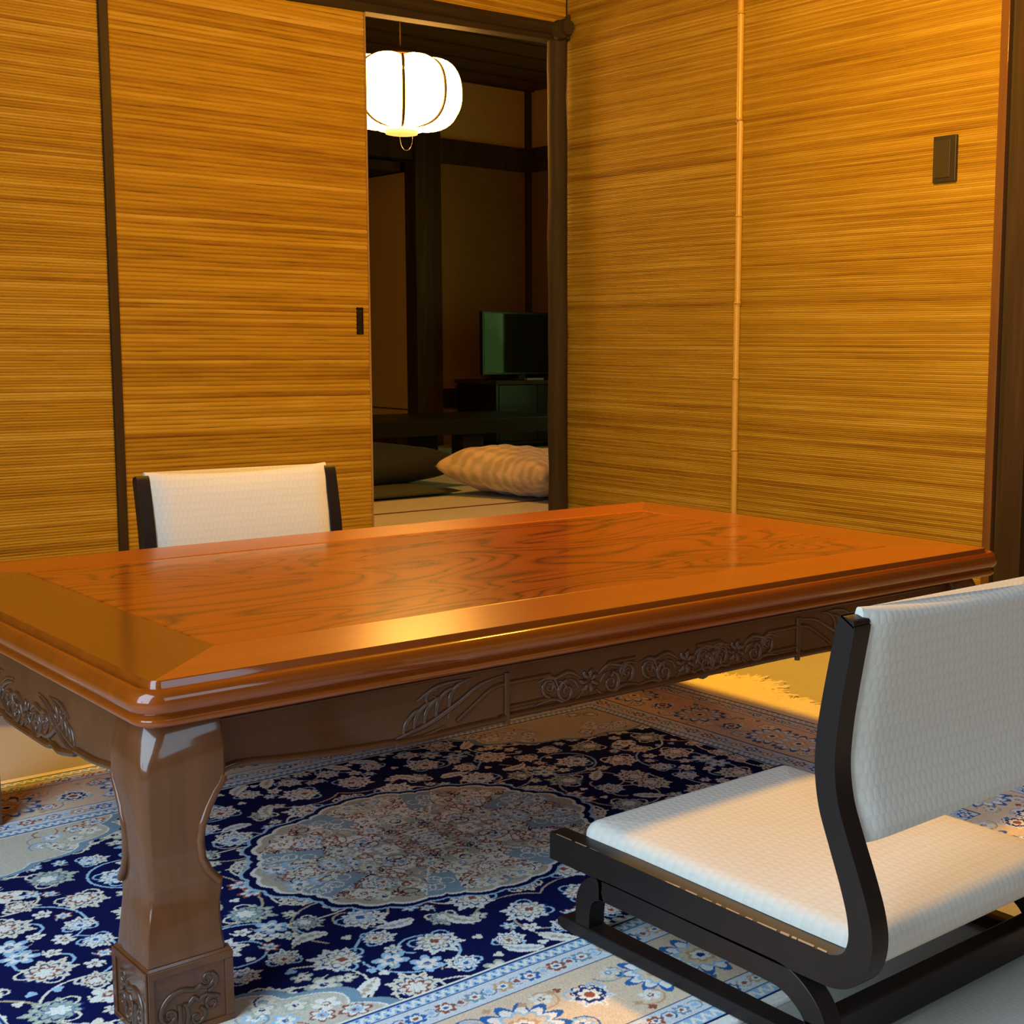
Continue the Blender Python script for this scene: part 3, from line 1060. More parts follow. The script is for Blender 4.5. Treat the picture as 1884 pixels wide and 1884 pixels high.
prof = [(-0.03, .3560), (0.0, .3560), (0.0, .3600), (0.0008, .3590), (0.0014, .3540), (0.0030, .3510), (0.0058, .3508), (0.0078, .3530), (0.0095, .3542), (0.0125, .3543),
        (0.0160, .3525), (0.0193, .3485), (0.0208, .3430), (0.0205, .3375), (0.0185, .3330), (0.0150, .3302),
        (0.0125, .3296), (0.0118, .3280), (0.0130, .3262), (0.0158, .3250), (0.0165, .3225), (0.0158, .3195), (0.0130, .3175),
        (0.0090, .3165), (-0.012, .3160), (-0.10, .3150)]
tt = MB()
tt.loft([rrect(o_, z_) if o_ > -0.011 else rrect(o_, z_, 0.11 if o_ < -0.05 else 0.04) for o_, z_ in prof], cap=True)
top = tt.build('tabletop', M_edge, table, smooth=50)
top['label'] = 'glossy moulded tabletop edge'
# four mitred frame boards round the inlay
IX0, IX1, IY0, IY1 = 0.6073, 1.7459, 1.3680, 1.9684
zt = 0.3600


def board(outer, inner, inner_dir, m_, lbl=None):
    mb_ = MB()
    # top polygon: outer points then inner edge
    a, b_ = inner
    ov = Vector((inner_dir[0], inner_dir[1], 0)) * 0.0022
    a2 = (a[0], a[1]); b2 = (b_[0], b_[1])
    dx, dy = inner_dir
    gr = 0.0026
    sa = (1 if a[0] > tcx else -1, 1 if a[1] > tcy else -1)
    sb = (1 if b_[0] > tcx else -1, 1 if b_[1] > tcy else -1)
    top_ = [(*p, zt) for p in outer] + [(b2[0] + sb[0] * gr, b2[1] + sb[1] * gr, zt), (a2[0] + sa[0] * gr, a2[1] + sa[1] * gr, zt)]
    mid_ = [(*p, 0.3585) for p in outer] + [(b2[0], b2[1], 0.3585), (a2[0], a2[1], 0.3585)]
    bot_ = [(p[0], p[1], 0.3562) for p in mid_]
    mb_.loft([bot_, mid_, top_])
    o_ = mb_.build('frame_board', m_, top, bevel=0)
    return o_


def corner(cx_, cy_, a0, a1, r=0.012, n=5):
    return [(cx_ + r * cos(a0 + (a1 - a0) * k / n), cy_ + r * sin(a0 + (a1 - a0) * k / n)) for k in range(n + 1)]


r0 = 0.012
g_ = 0.0009
board(corner(TX0 + r0, TY0 + r0, 1.25 * pi, 1.5 * pi) + corner(TX1 - r0, TY0 + r0, 1.5 * pi, 1.75 * pi),
      ((IX0 - g_, IY0 - g_), (IX1 + g_, IY0 - g_)), (0, 1), M_top)
board(corner(TX1 - r0, TY1 - r0, 0.25 * pi, 0.5 * pi) + corner(TX0 + r0, TY1 - r0, 0.5 * pi, 0.75 * pi),
      ((IX1 + g_, IY1 + g_), (IX0 - g_, IY1 + g_)), (0, -1), M_top)
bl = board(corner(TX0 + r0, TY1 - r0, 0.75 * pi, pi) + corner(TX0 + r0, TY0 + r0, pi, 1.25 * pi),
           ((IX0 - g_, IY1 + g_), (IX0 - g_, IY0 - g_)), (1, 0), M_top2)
bl['label'] = 'short frame board with its darker grain sheen put into the colour'
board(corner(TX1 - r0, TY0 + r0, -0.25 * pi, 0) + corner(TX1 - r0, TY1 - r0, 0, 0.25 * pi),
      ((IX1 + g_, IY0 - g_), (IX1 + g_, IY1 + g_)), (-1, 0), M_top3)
il = MB()


def rc(o_, z): return [(IX0 + o_, IY0 + o_, z), (IX1 - o_, IY0 + o_, z), (IX1 - o_, IY1 - o_, z), (IX0 + o_, IY1 - o_, z)]


il.loft([rc(0.0, 0.3562), rc(0.0, 0.3583), rc(0.0020, 0.3592)])
o = il.build('inlay_panel', M_inlay, top)
o['label'] = 'swirling burl-grain inlay panel'
# thin line of the rebate around the inlay
ln = MB()
ln.loft([[(IX0 - g_, IY0 - g_, .3565), (IX1 + g_, IY0 - g_, .3565), (IX1 + g_, IY1 + g_, .3565), (IX0 - g_, IY1 + g_, .3565)],
         [(IX0 - g_, IY0 - g_, .3577), (IX1 + g_, IY0 - g_, .3577), (IX1 + g_, IY1 + g_, .3577), (IX0 - g_, IY1 + g_, .3577)]])
ln.build('inlay_rebate', M_carve_gap, top)

# legs -------------------------------------------------------------
LEGW = 0.0855
lx0, ly0 = 0.4835, 1.2600


def interp(z, tab):
    tab = sorted(tab)
    if z <= tab[0][0]: return tab[0][1]
    for (a, va), (b_, vb) in zip(tab, tab[1:]):
        if z <= b_:
            t = (z - a) / (b_ - a)
            t = t * t * (3 - 2 * t) if False else t
            return va + (vb - va) * t
    return tab[-1][1]


OUTC = [(0.316, 0.010), (0.300, 0.004), (0.280, 0.0), (0.245, 0.0), (0.18, 0.002), (0.148, 0.0048), (0.135, 0.0045), (0.115, 0.001), (0.09, -0.0025), (0.0775, -0.0035), (0.0765, -0.0035)]
WIDT = [(0.316, 0.0835), (0.255, 0.0840), (0.247, 0.081), (0.236, 0.073), (0.222, 0.0655), (0.205, 0.0585), (0.190, 0.0565), (0.172, 0.0580), (0.158, 0.0640), (0.148, 0.0720), (0.141, 0.0790), (0.138, 0.0790), (0.125, 0.0755), (0.11, 0.0740), (0.09, 0.0745), (0.0765, 0.0765)]
CHAM = [(0.316, 0.021), (0.300, 0.0205), (0.288, 0.016), (0.276, 0.0105), (0.265, 0.0075), (0.24, 0.0068), (0.15, 0.0062), (0.142, 0.005), (0.12, 0.0016), (0.0765, 0.0008)]


def leg_section(z):
    d, w, c_ = interp(z, OUTC), interp(z, WIDT), interp(z, CHAM)
    x0, y0, x1, y1 = lx0 + d, ly0 + d, lx0 + w, ly0 + w
    c2 = 0.003
    return [(x0 + c_, y0, z), (x0 + c_ * 0.5, y0 + c_ * 0.38, z) if False else (x0 + c_ * 0.62, y0 + c_ * 0.22, z), (x0 + c_ * 0.22, y0 + c_ * 0.62, z), (x0, y0 + c_, z),
            (x0, y1 - c2, z), (x0 + c2, y1, z), (x1 - c2, y1, z), (x1, y1 - c2, z), (x1, y0 + c2, z), (x1 - c2, y0, z)]


def make_leg():
    zs = [0.316, 0.308, 0.300, 0.294, 0.288, 0.282, 0.276, 0.270, 0.265, 0.258, 0.252, 0.247, 0.241, 0.236, 0.229, 0.222, 0.213, 0.205, 0.197, 0.190, 0.181,
          0.172, 0.165, 0.158, 0.153, 0.148, 0.1445, 0.141, 0.138, 0.131, 0.125, 0.117, 0.11, 0.10, 0.09, 0.083, 0.0775, 0.0765]
    body = MB().loft([leg_section(z) for z in reversed(zs)])
    # carved block foot
    blk = MB()
    bx0, by0, bx1, by1 = lx0 - 0.0050, ly0 - 0.0050, lx0 + 0.0815, ly0 + 0.0815

    def sq(o_, z): return [(bx0 + o_, by0 + o_, z), (bx1 - o_, by0 + o_, z), (bx1 - o_, by1 - o_, z), (bx0 + o_, by1 - o_, z)]
    blk.loft([sq(0.0, 0.0), sq(0.0, 0.073), sq(0.0012, 0.0755), sq(0.005, 0.0775)])
    # rims of the carved panels: rails standing proud
    rim_ = MB()
    e_ = 0.0022
    for (z0, z1) in ((0.0655, 0.0730), (0.0, 0.006)):
        rim_.box(bx0, bx1, by0 - e_, by0, z0, z1)
        rim_.box(bx0 - e_, bx0, by0, by1, z0, z1)
    for a0, a1 in ((bx1 - 0.0085, bx1), (bx0, bx0 + 0.0055)):
        rim_.box(a0, a1, by0 - e_, by0, 0.006, 0.0655)
    for a0, a1 in ((by1 - 0.0085, by1), (by0, by0 + 0.0055)):
        rim_.box(bx0 - e_, bx0, a0, a1, 0.006, 0.0655)
    scr = MB()

    def sp(plane, cx_, cz_, r0_, a0, turns, sg, w0=0.0026, w1=0.0012):
        n = int(20 * turns) + 4
        pts = []
        for k in range(n + 1):
            t = k / n
            r_ = r0_ * (1 - 0.8 * t)
            a = a0 + sg * turns * 2 * pi * t
            u, w_ = cx_ + r_ * cos(a), cz_ + r_ * sin(a)
            pts.append((bx0 + u, by0, w_) if plane == 0 else (bx0, by0 + u, w_))
        ax3 = Vector((0, 1, 0)) if plane == 0 else Vector((1, 0, 0))
        scr.tube(pts, [w0 + (w1 - w0) * k / n for k in range(n + 1)], 8, flat=(ax3, 0.9))

    def path(plane, pp, w=0.0026):
        pts = [((bx0 + p[0], by0, p[1]) if plane == 0 else (bx0, by0 + p[0], p[1])) for p in pp]
        ax3 = Vector((0, 1, 0)) if plane == 0 else Vector((1, 0, 0))
        scr.tube([tuple(q) for q in catmull(pts, 5)], w, 8, flat=(ax3, 0.9))
    for pl in (0, 1):
        sp(pl, 0.0600, 0.0500, 0.0088, -2.6, 1.3, 1)
        path(pl, [(0.053, 0.0455), (0.046, 0.043), (0.036, 0.046), (0.026, 0.045), (0.017, 0.039), (0.012, 0.030), (0.012, 0.022)], 0.0030)
        sp(pl, 0.0205, 0.0235, 0.0085, pi, 1.3, 1)
        sp(pl, 0.0640, 0.0235, 0.0085, 0.6, 1.3, 1)
        path(pl, [(0.066, 0.031), (0.058, 0.034), (0.050, 0.031), (0.046, 0.035), (0.040, 0.030), (0.034, 0.031)], 0.0026)
        path(pl, [(0.030, 0.032), (0.031, 0.020), (0.030, 0.008)], 0.0026)
        path(pl, [(0.037, 0.030), (0.039, 0.020), (0.037, 0.008)], 0.0024)
        sp(pl, 0.0480, 0.0140, 0.0095, 1.2, 1.1, -1)
        path(pl, [(0.064, 0.056), (0.069, 0.049), (0.067, 0.041), (0.060, 0.037)], 0.0024)
    # raised bead on the inner curve
    bead = MB()
    zz = [0.252, 0.245, 0.236, 0.229, 0.222, 0.213, 0.205, 0.197, 0.190, 0.181, 0.172, 0.165, 0.158, 0.153, 0.148, 0.1445]
    bead.tube([(lx0 + interp(z, WIDT) - 0.001, ly0 + 0.003, z) for z in zz], 0.0044, 10)
    bead2 = MB().tube([(lx0 + 0.003, ly0 + interp(z, WIDT) - 0.001, z) for z in zz], 0.0044, 10)
    return body, blk, rim_, scr, bead, bead2


parts = make_leg()
for fx in (0, 1):
    for fy in (0, 1):
        ps = []
        for p in parts:
            q = p
            if fx: q = q.mirror(0, tcx)
            if fy: q = q.mirror(1, tcy)
            ps.append(q)
        lg = ps[0].build('leg', M_leg, table, smooth=38)
        bk = ps[1].build('foot_block', M_leg, lg, bevel=0.0008)
        ps[2].build('panel_rim', M_leg, lg, bevel=0.0006)
        ps[3].build('scroll_carving', M_carve, lg, smooth=60)
        ps[4].build('bead_moulding', M_leg, lg, smooth=60)
        ps[5].build('bead_moulding', M_leg, lg, smooth=60)

# aprons -----------------------------------------------------------
AT = 0.3120


def apron_profile(s0, s1, depth):
    """bottom outline from leg to leg, symmetric"""
    mid = (s0 + s1) / 2
    half = mid - s0
    pts = []
    base = [(0.0, 0.250), (0.012, 0.2535), (0.035, 0.2530), (0.06, 0.2500), (0.12, 0.2445), (0.17, 0.2420), (0.20, 0.2405), (0.205, 0.2385), (0.24, 0.2380), (0.30, 0.2400), (0.355, 0.2405), (0.36, 0.2425)]
    if depth:
        base = [(0.0, 0.236), (0.02, 0.240), (0.06, 0.2365), (0.11, 0.231), (0.16, 0.2300), (0.165, 0.226), (0.19, 0.2210), (0.215, 0.2170), (0.235, 0.2200), (0.25, 0.2160), (0.28, 0.2150)]
    base = [p for p in base if p[0] < half - 0.01]
    base.append((half, base[-1][1]))
    left = [(s0 + a, z) for a, z in base]
    right = [(s1 - a, z) for a, z in reversed(base[:-1])]
    return left + right


def add_slots(poly_top):
    return poly_top


carv_f = MB(); carv_s = MB()


def relief(mb_, mp, pp, w, ax3, taper=True, fl=0.75):
    q = catmull([Vector((*p, 0)) for p in pp], 5)
    pts = [mp(p.x, p.y) for p in q]
    n = len(pts)
    rs_ = [w * (0.35 + 0.65 * sin(pi * min(1, max(0.05, k / (n - 1))) ** 0.9)) if taper else w for k in range(n)]
    mb_.tube(pts, rs_, 8, flat=(ax3, fl))


def swirl(mb_, mp, cx_, cz_, r0_, a0, turns, sg, w, ax3):
    n = int(18 * turns) + 4
    pts = []
    for k in range(n + 1):
        t = k / n
        r_ = r0_ * (1 - 0.82 * t)
        a = a0 + sg * turns * 2 * pi * t
        pts.append(mp(cx_ + r_ * cos(a), cz_ + r_ * sin(a)))
    mb_.tube(pts, [w * (1 - 0.5 * k / n) for k in range(n + 1)], 8, flat=(ax3, 0.8))


def leafspray(mb_, mp, x0, sg, z0, s, ax3):
    """acanthus-like leaf: x0 tip near leg, grows towards the centre"""
    relief(mb_, mp, [(x0, z0), (x0 + sg * .02 * s, z0 + .004 * s), (x0 + sg * .05 * s, z0 + .012 * s), (x0 + sg * .09 * s, z0 + .030 * s), (x0 + sg * .12 * s, z0 + .046 * s), (x0 + sg * .155 * s, z0 + .052 * s)], .0042 * s, ax3)
    for k, (a, b_) in enumerate(((.012, .006), (.026, .012), (.040, .016), (.056, .024), (.074, .030))):
        relief(mb_, mp, [(x0 + sg * a * s, z0 + b_ * s * .4), (x0 + sg * (a + .004) * s, z0 + (b_ + .010) * s), (x0 + sg * (a + .016) * s, z0 + (b_ + .022) * s), (x0 + sg * (a + .034) * s, z0 + (b_ + .026) * s)], .0036 * s, ax3)
    swirl(mb_, mp, x0 + sg * .052 * s, z0 + .040 * s, .011 * s, 1.0, 1.2, sg, .0028 * s, ax3)
    relief(mb_, mp, [(x0 + sg * .01 * s, z0 - .002), (x0 + sg * .04 * s, z0 - .003 * s), (x0 + sg * .07 * s, z0 + .004 * s)], .0030 * s, ax3)
    relief(mb_, mp, [(x0 + sg * .03 * s, z0 + .040 * s), (x0 + sg * .06 * s, z0 + .054 * s), (x0 + sg * .10 * s, z0 + .056 * s)], .0030 * s, ax3)


def floral(mb_, mp, cx_, cz_, s, ax3, rnd):
    """flower head with curling leaves either side"""
    for k in range(7):
        a = k * 2 * pi / 7 + 0.3
        relief(mb_, mp, [(cx_ + .003 * cos(a), cz_ + .003 * sin(a)), (cx_ + .010 * s * cos(a + .2), cz_ + .010 * s * sin(a + .2)), (cx_ + .016 * s * cos(a), cz_ + .016 * s * sin(a))], .0040 * s, ax3)
    for sg in (-1, 1):
        swirl(mb_, mp, cx_ + sg * .036 * s, cz_ - .008 * s, .014 * s, pi / 2, 1.4, -sg, .0034 * s, ax3)
        swirl(mb_, mp, cx_ + sg * .062 * s, cz_ + .002 * s, .012 * s, -pi / 2, 1.3, sg, .0030 * s, ax3)
        relief(mb_, mp, [(cx_ + sg * .014 * s, cz_ + .006 * s), (cx_ + sg * .032 * s, cz_ + .016 * s), (cx_ + sg * .052 * s, cz_ + .012 * s), (cx_ + sg * .070 * s, cz_ + .014 * s)], .0036 * s, ax3)
        relief(mb_, mp, [(cx_ + sg * .010 * s, cz_ - .012 * s), (cx_ + sg * .030 * s, cz_ - .024 * s), (cx_ + sg * .055 * s, cz_ - .014 * s), (cx_ + sg * .085 * s, cz_ - .018 * s)], .0036 * s, ax3)
        relief(mb_, mp, [(cx_ + sg * .048 * s, cz_ - .002 * s), (cx_ + sg * .058 * s, cz_ + .014 * s), (cx_ + sg * .080 * s, cz_ + .010 * s)], .0028 * s, ax3)
        for q in range(3):
            relief(mb_, mp, [(cx_ + sg * (.018 + q * .016) * s, cz_ - .006 * s), (cx_ + sg * (.024 + q * .016) * s, cz_ + .004 * s), (cx_ + sg * (.033 + q * .016) * s, cz_ + .007 * s)], .0024 * s, ax3)


# front and back apron
YA = 1.2745
AX0, AX1 = lx0 + 0.0838, 2 * tcx - lx0 - 0.0838
low_ = apron_profile(AX0, AX1, 0)
rib = MB()


def straight(mb_, mp, a, b_, z, w, ax3):
    mb_.tube([mp(a + (b_ - a) * k / 6, z) for k in range(7)], w, 8, flat=(ax3, 0.7))


def apron_front():
    b_ = MB().ext([(AX0, AT)] + low_ + [(AX1, AT)], 1, YA, YA + 0.018)
    ax3 = Vector((0, 1, 0))
    mp = lambda u, w_: (u, YA, w_)
    bd = MB()
    bd.tube([(p.x, YA, p.y + 0.0028) for p in catmull([Vector((*p, 0)) for p in low_], 3)], 0.0042, 8, flat=(ax3, 0.9))
    # upper raised line from the legs
    bd.tube([(AX0 + t * (AX1 - AX0), YA, 0.3055) for t in (0, .25, .5, .75, 1)], 0.0020, 8, flat=(ax3, 0.9))
    for sg, xs in ((1, 0.920), (-1, 2 * tcx - 0.920)):
        straight(bd, mp, xs, xs + sg * 0.065, 0.2850, 0.0032, ax3)
        straight(bd, mp, xs, xs + sg * 0.065, 0.2560, 0.0030, ax3)
        bd.tube([(xs, YA, 0.236), (xs, YA, 0.262), (xs, YA, 0.298)], 0.0042, 8)
        relief(bd, mp, [(xs - sg * .07, .252), (xs - sg * .045, .268), (xs - sg * .02, .2825), (xs, .285)], .0032, ax3, taper=False)
        straight(bd, mp, xs + sg * .155, xs + sg * .20, 0.2860, 0.0030, ax3)
    cv = MB()
    leafspray(cv, mp, 0.768, 1, 0.2460, 0.95, ax3)
    leafspray(cv, mp, 2 * tcx - 0.768, -1, 0.2460, 0.95, ax3)
    rnd = random.Random(2)
    floral(cv, mp, 1.045, 0.268, 1.0, ax3, rnd)
    floral(cv, mp, tcx + 0.035, 0.267, 1.05, ax3, rnd)
    floral(cv, mp, 2 * tcx - 1.045, 0.268, 1.0, ax3, rnd)
    return b_, bd, cv


# side aprons (pierced at the bottom)
XA = 0.5060
AY0, AY1 = ly0 + 0.0838, 2 * tcy - ly0 - 0.0838


def apron_side():
    lo = apron_profile(AY0, AY1, 1)
    b_ = MB().ext([(AY0, AT)] + lo + [(AY1, AT)], 0, XA, XA + 0.018)
    ax3 = Vector((1, 0, 0))
    mp = lambda u, w_: (XA, u, w_)
    bd = MB()
    bd.tube([(XA, p.x, p.y + 0.0028) for p in catmull([Vector((*p, 0)) for p in lo], 3)], 0.0044, 8, flat=(ax3, 0.9))
    cv = MB()
    for sg in (1, -1):
        c0 = tcy - sg * 0.168
        leafspray(cv, mp, c0, sg, 0.2330, 0.80, ax3)
        relief(cv, mp, [(c0 + sg * .015, .226), (c0 + sg * .05, .236), (c0 + sg * .09, .262), (c0 + sg * .12, .270)], .0040, ax3)
        relief(cv, mp, [(c0 + sg * .04, .262), (c0 + sg * .07, .242), (c0 + sg * .10, .228), (c0 + sg * .14, .226)], .0040, ax3)
        swirl(cv, mp, c0 + sg * .075, 0.250, .012, 0.5, 1.3, sg, .0030, ax3)
    floral(cv, mp, tcy, 0.242, 1.0, ax3, None)
    return b_, bd, cv


for k in (0, 1):
    a, b_, c_ = apron_front()
    if k: a, b_, c_ = [q.mirror(1, tcy) for q in (a, b_, c_)]
    ap = a.build('apron', M_apron, table, bevel=0.0012)
    b_.build('bead_moulding', M_apron, ap, smooth=60)
    c_.build('leaf_carving', M_carve, ap, smooth=60)
for k in (0, 1):
    a, b_, c_ = apron_side()
    if k: a, b_, c_ = [q.mirror(0, tcx) for q in (a, b_, c_)]
    ap = a.build('apron', M_apron, table, bevel=0.0012)
    b_.build('bead_moulding', M_apron, ap, smooth=60)
    c_.build('leaf_carving', M_carve, ap, smooth=60)
# spacer blocks in the gap between apron and top
for x in (0.64, 0.80, 0.97, 1.13, 1.30, 1.45, 1.68):
    MB().box(x - 0.03, x + 0.02, YA + 0.004, YA + 0.016, AT, 0.3165).build('spacer_block', M_carve_gap, table)
for y in (1.42, 1.70, 1.90):
    MB().box(XA + 0.004, XA + 0.016, y - 0.04, y + 0.03, AT, 0.3165).build('spacer_block', M_carve_gap, table)

# ------------------------------------------------------------------ floor chairs
CC = Vector((1.1455, 1.0, 0.0))   # reference point of the front chair


def bent(center, thick, x0, x1, n=5):
    """bentwood strip: centre line in (y,z) with a thickness list, extruded along x"""
    P = [Vector((a, b_, 0)) for a, b_ in center]
    Q = catmull(P, n)
    m_ = len(Q)
    T = []
    for k in range(m_):
        t = k / n
        i = min(int(t), len(thick) - 2); fr_ = t - i
        T.append(thick[i] * (1 - fr_) + thick[i + 1] * fr_)
    a, b_ = [], []
    for k, p in enumerate(Q):
        d = (Q[min(k + 1, m_ - 1)] - Q[max(k - 1, 0)]).normalized()
        nrm = Vector((-d.y, d.x, 0))
        a.append(p + nrm * T[k] / 2); b_.append(p - nrm * T[k] / 2)
    mb_ = MB()
    secs = [[(x0, p.x, p.y), (x1, p.x, p.y), (x1, q.x, q.y), (x0, q.x, q.y)] for p, q in zip(a, b_)]
    mb_.loft(secs)
    return mb_


def pad(x0, x1, y0, y1, z0, z1, r, nx=28, ny=30, crown=0.0):
    """rounded cushion block with uv in metres"""
    mb_ = MB()
    uv = []
    n = 10
    rings = []
    prof_ = []
    for k in range(7):
        a = -pi / 2 + pi * k / 6
        prof_.append((r * (1 - cos(a)) if False else r * (1 - cos(a)), a))
    secs = []
    steps = []
    hz = (z1 - z0) / 2; zc_ = (z0 + z1) / 2
    for k in range(9):
        a = -pi / 2 + pi * k / 8
        steps.append((r * (1 - cos(a)) * 1.0, zc_ + hz * (abs(sin(a)) ** 0.8) * (1 if a > 0 else -1)))

    def ring(off, z):
        rr2 = max(r * 1.1 - off, 0.002)
        pts = []
        for (cx_, cy_, a0) in ((x1 - off - rr2, y1 - off - rr2, 0), (x0 + off + rr2, y1 - off - rr2, pi / 2), (x0 + off + rr2, y0 + off + rr2, pi), (x1 - off - rr2, y0 + off + rr2, 3 * pi / 2)):
            for q in range(6):
                a = a0 + pi / 2 * q / 5
                pts.append((cx_ + rr2 * cos(a), cy_ + rr2 * sin(a), z))
        return pts
    secs = [ring(o_, z) for o_, z in steps]
    # crowned top: shrink rings inwards
    for f_ in (0.25, 0.5, 0.75, 0.95):
        base = secs[8]
        cx_, cy_ = (x0 + x1) / 2, (y0 + y1) / 2
        secs.append([(p[0] + (cx_ - p[0]) * f_, p[1] + (cy_ - p[1]) * f_, z1 + crown * sin(f_ * pi / 2)) for p in base])
    mb_.loft(secs)
    return mb_


def planar_uv(o, mode):
    me_ = o.data
    uvl = me_.uv_layers.new(name='UVMap')
    for p in me_.polygons:
        n_ = p.normal
        for li in p.loop_indices:
            v = me_.vertices[me_.loops[li].vertex_index].co
            if mode == 'top':
                if abs(n_.z) > 0.5: uvl.data[li].uv = (v.x, v.y)
                elif abs(n_.y) > 0.5: uvl.data[li].uv = (v.x, v.z + v.y)
                else: uvl.data[li].uv = (v.x + v.z, v.y)
            else:
                uvl.data[li].uv = (v.x, v.z)


def make_chair(name, label):
    t = thing(name, label, 'floor chair', tuple(CC), 'low floor chairs at the table')
    cl_ = [(.7838, .4352), (.7845, .4328), (.7872, .424), (.799, .365), (.8055, .325), (.8075, .290), (.802, .255), (.789, .222), (.773, .185), (.7625, .155), (.760, .130), (.768, .1085), (.788, .0965), (.82, .0945), (.95, .0950), (1.10, .0960), (1.226, .0955)]
    th_ = [.0070, .0165, .0215, .0230, .0240, .0245, .0250, .0250, .0260, .0275, .0290, .0310, .0320, .0325, .0330, .0330, .0320]
    X0, X1 = .9460, 1.3450
    for s in (0, 1):
        a0, a1 = (X0, X0 + .0235) if s == 0 else (X1 - .0235, X1)
        wn = bent(cl_, th_, a0, a1)
        # worn pale edge flecks along the top edge of the rail
        rw = random.Random(3 + s)
        y = 0.80
        while y < 1.19:
            L_ = rw.uniform(.006, .03)
            xx = a0 + 0.0013 if s == 0 else a1 - 0.0013
            wn.tube([(xx, y, .1112 + .0004 * sin(y * 40)), (xx, y + L_, .1112 + .0004 * sin((y + L_) * 40))], rw.uniform(.0007, .0013), 5, mi=1)
            y += L_ + rw.uniform(.001, .010)
        wn.build('side_frame', [M_black, M_wornedge], t, bevel=0.0030, smooth=40, seg=3)
        sup = bent([(1.166, .016), (1.1655, .036), (1.161, .053), (1.147, .0655), (1.125, .0690), (1.0, .0690), (.89, .0690), (.853, .0665), (.826, .052), (.812, .034), (.806, .016)],
                   [.024, .025, .026, .027, .026, .025, .026, .027, .027, .026, .025], a0, a1)
        sup.build('support_bracket', M_black, t, bevel=0.002, smooth=40)
        rn = MB()
        rn.ext([(.790, 0.0008), (1.200, 0.0008), (1.211, .004), (1.211, .011), (1.203, .0165), (.790, .0165)], 0, a0 - 0.001, a1 + 0.001)
        rn.build('floor_runner', M_black, t, bevel=0.0015)
    MB().box(X0, X1, .8035, .8275, .0008, .0365).build('rear_crossbar', M_black, t, bevel=0.0025)
    MB().box(X0 + .02, X1 - .02, .900, .930, .073, .084).build('seat_brace', M_black, t)
    MB().box(X0 + .02, X1 - .02, 1.10, 1.13, .073, .084).build('seat_brace', M_black, t)
    # seat pad
    sp_ = pad(X0 + .0215, X1 - .0215, .7745, 1.2000, .0840, .1285, .020, crown=0.004)
    so = sp_.build('seat_cushion', M_fabric, t, smooth=60)
    planar_uv(so, 'top')
    # back pad following the frame curve
    secs = []
    xa, xb = X0 + .0215, X1 - .0215
    zs = [(.2165, .004), (.2180, .012), (.2235, .0150), (.235, .0160), (.27, .0165), (.31, .0165), (.35, .0165), (.39, .0165), (.415, .0160), (.430, .0150), (.4375, .0125), (.4415, .008), (.4428, .003)]
    cyt = sorted([(z, y) for y, z in cl_[:10]])
    for z, ht in zs:
        yc = interp(min(z, .4335), cyt)
        ov = 0.004 if z > .41 else 0.0
        sec = []
        n = 20
        # rounded slab outline in plan: slight hollow across the width
        pts = []
        for k in range(n + 1):
            x = xa - ov + (xb - xa + 2 * ov) * k / n
            s_ = abs(2 * k / n - 1)
            e2 = (1 - s_ ** 14) ** 0.5 if s_ < 1 else 0.25
            hol = 0.004 * (1 - s_ * s_)
            pts.append((x, yc - ht * max(e2, .3) + hol * 0.5))
        back_ = []
        for k in range(n, -1, -1):
            x = xa - ov + (xb - xa + 2 * ov) * k / n
            s_ = abs(2 * k / n - 1)
            e2 = (1 - s_ ** 14) ** 0.5 if s_ < 1 else 0.25
            back_.append((x, yc + ht * max(e2, .3) + 0.002))
        dip = 0.0
        sec = [(p[0], p[1], z - (0.009 * (1 - (2 * (p[0] - xa) / (xb - xa) - 1) ** 2) if z > .425 else 0)) for p in pts + back_]
        secs.append(sec)
    bo = MB().loft(secs).build('back_cushion', M_fabric, t, smooth=60)
    planar_uv(bo, 'back')
    return t


chair = make_chair('floor_chair', 'near legless floor chair at right front, cream cushions on a curved black frame')


def dup_tree(o, parent=None):
    c_ = o.copy()
    C.objects.link(c_)
    c_.parent = parent
    for ch in list(o.children):
        dup_tree(ch, c_)
    return c_


c2 = dup_tree(chair)
c2.location = (1.1465, 2.237, 0.0)
c2.rotation_euler = (0, 0, pi)
c2['label'] = 'far floor chair behind the table, only its cream back and black uprights showing'
for ch in c2.children:
    if ch.name.startswith(('floor_runner', 'rear_crossbar')):
        pass

# ------------------------------------------------------------------ switch plate
sw = thing('light_switch', 'dark bronze rectangular light switch plate high on the right reed wall', 'light switch', (XR, 2.268, 1.1825))
MB().box(XR - 0.007, XR + 0.004, 2.2305, 2.3055, 1.1215, 1.2440).build('cover_plate', M_plate, sw, bevel=0.002)
MB().box(XR - 0.0095, XR - 0.006, 2.2480, 2.2990, 1.1330, 1.2325).build('rocker', M_plate2, sw, bevel=0.001)

# ------------------------------------------------------------------ paper lantern in the next room
LC = Vector((2.853, 4.612, 1.618))
lan = thing('paper_lantern', 'glowing ribbed white paper lantern hanging in the next room', 'lantern', tuple(LC))
ml, nt, b = mat('glowing_paper')
b.inputs['Base Color'].default_value = (0.95, 0.85, 0.62, 1)
lw = N(nt, 'ShaderNodeLayerWeight'); lw.inputs[0].default_value = 0.35
nt.links.new(mixc(nt, lw.outputs['Facing'], (1.0, 0.48, 0.10), (1.0, 0.38, 0.05)), b.inputs['Emission Color'])
b.inputs['Emission Strength'].default_value = 38.0
b.inputs['Roughness'].default_value = 0.9
mc, nt, b = mat('lit_cap_paper')
b.inputs['Base Color'].default_value = (0.9, 0.6, 0.2, 1)
b.inputs['Emission Color'].default_value = (1.0, 0.62, 0.12, 1)
b.inputs['Emission Strength'].default_value = 1.3
M_rib = plain('thin_bamboo_rib', (0.05, 0.035, 0.01), 0.9)
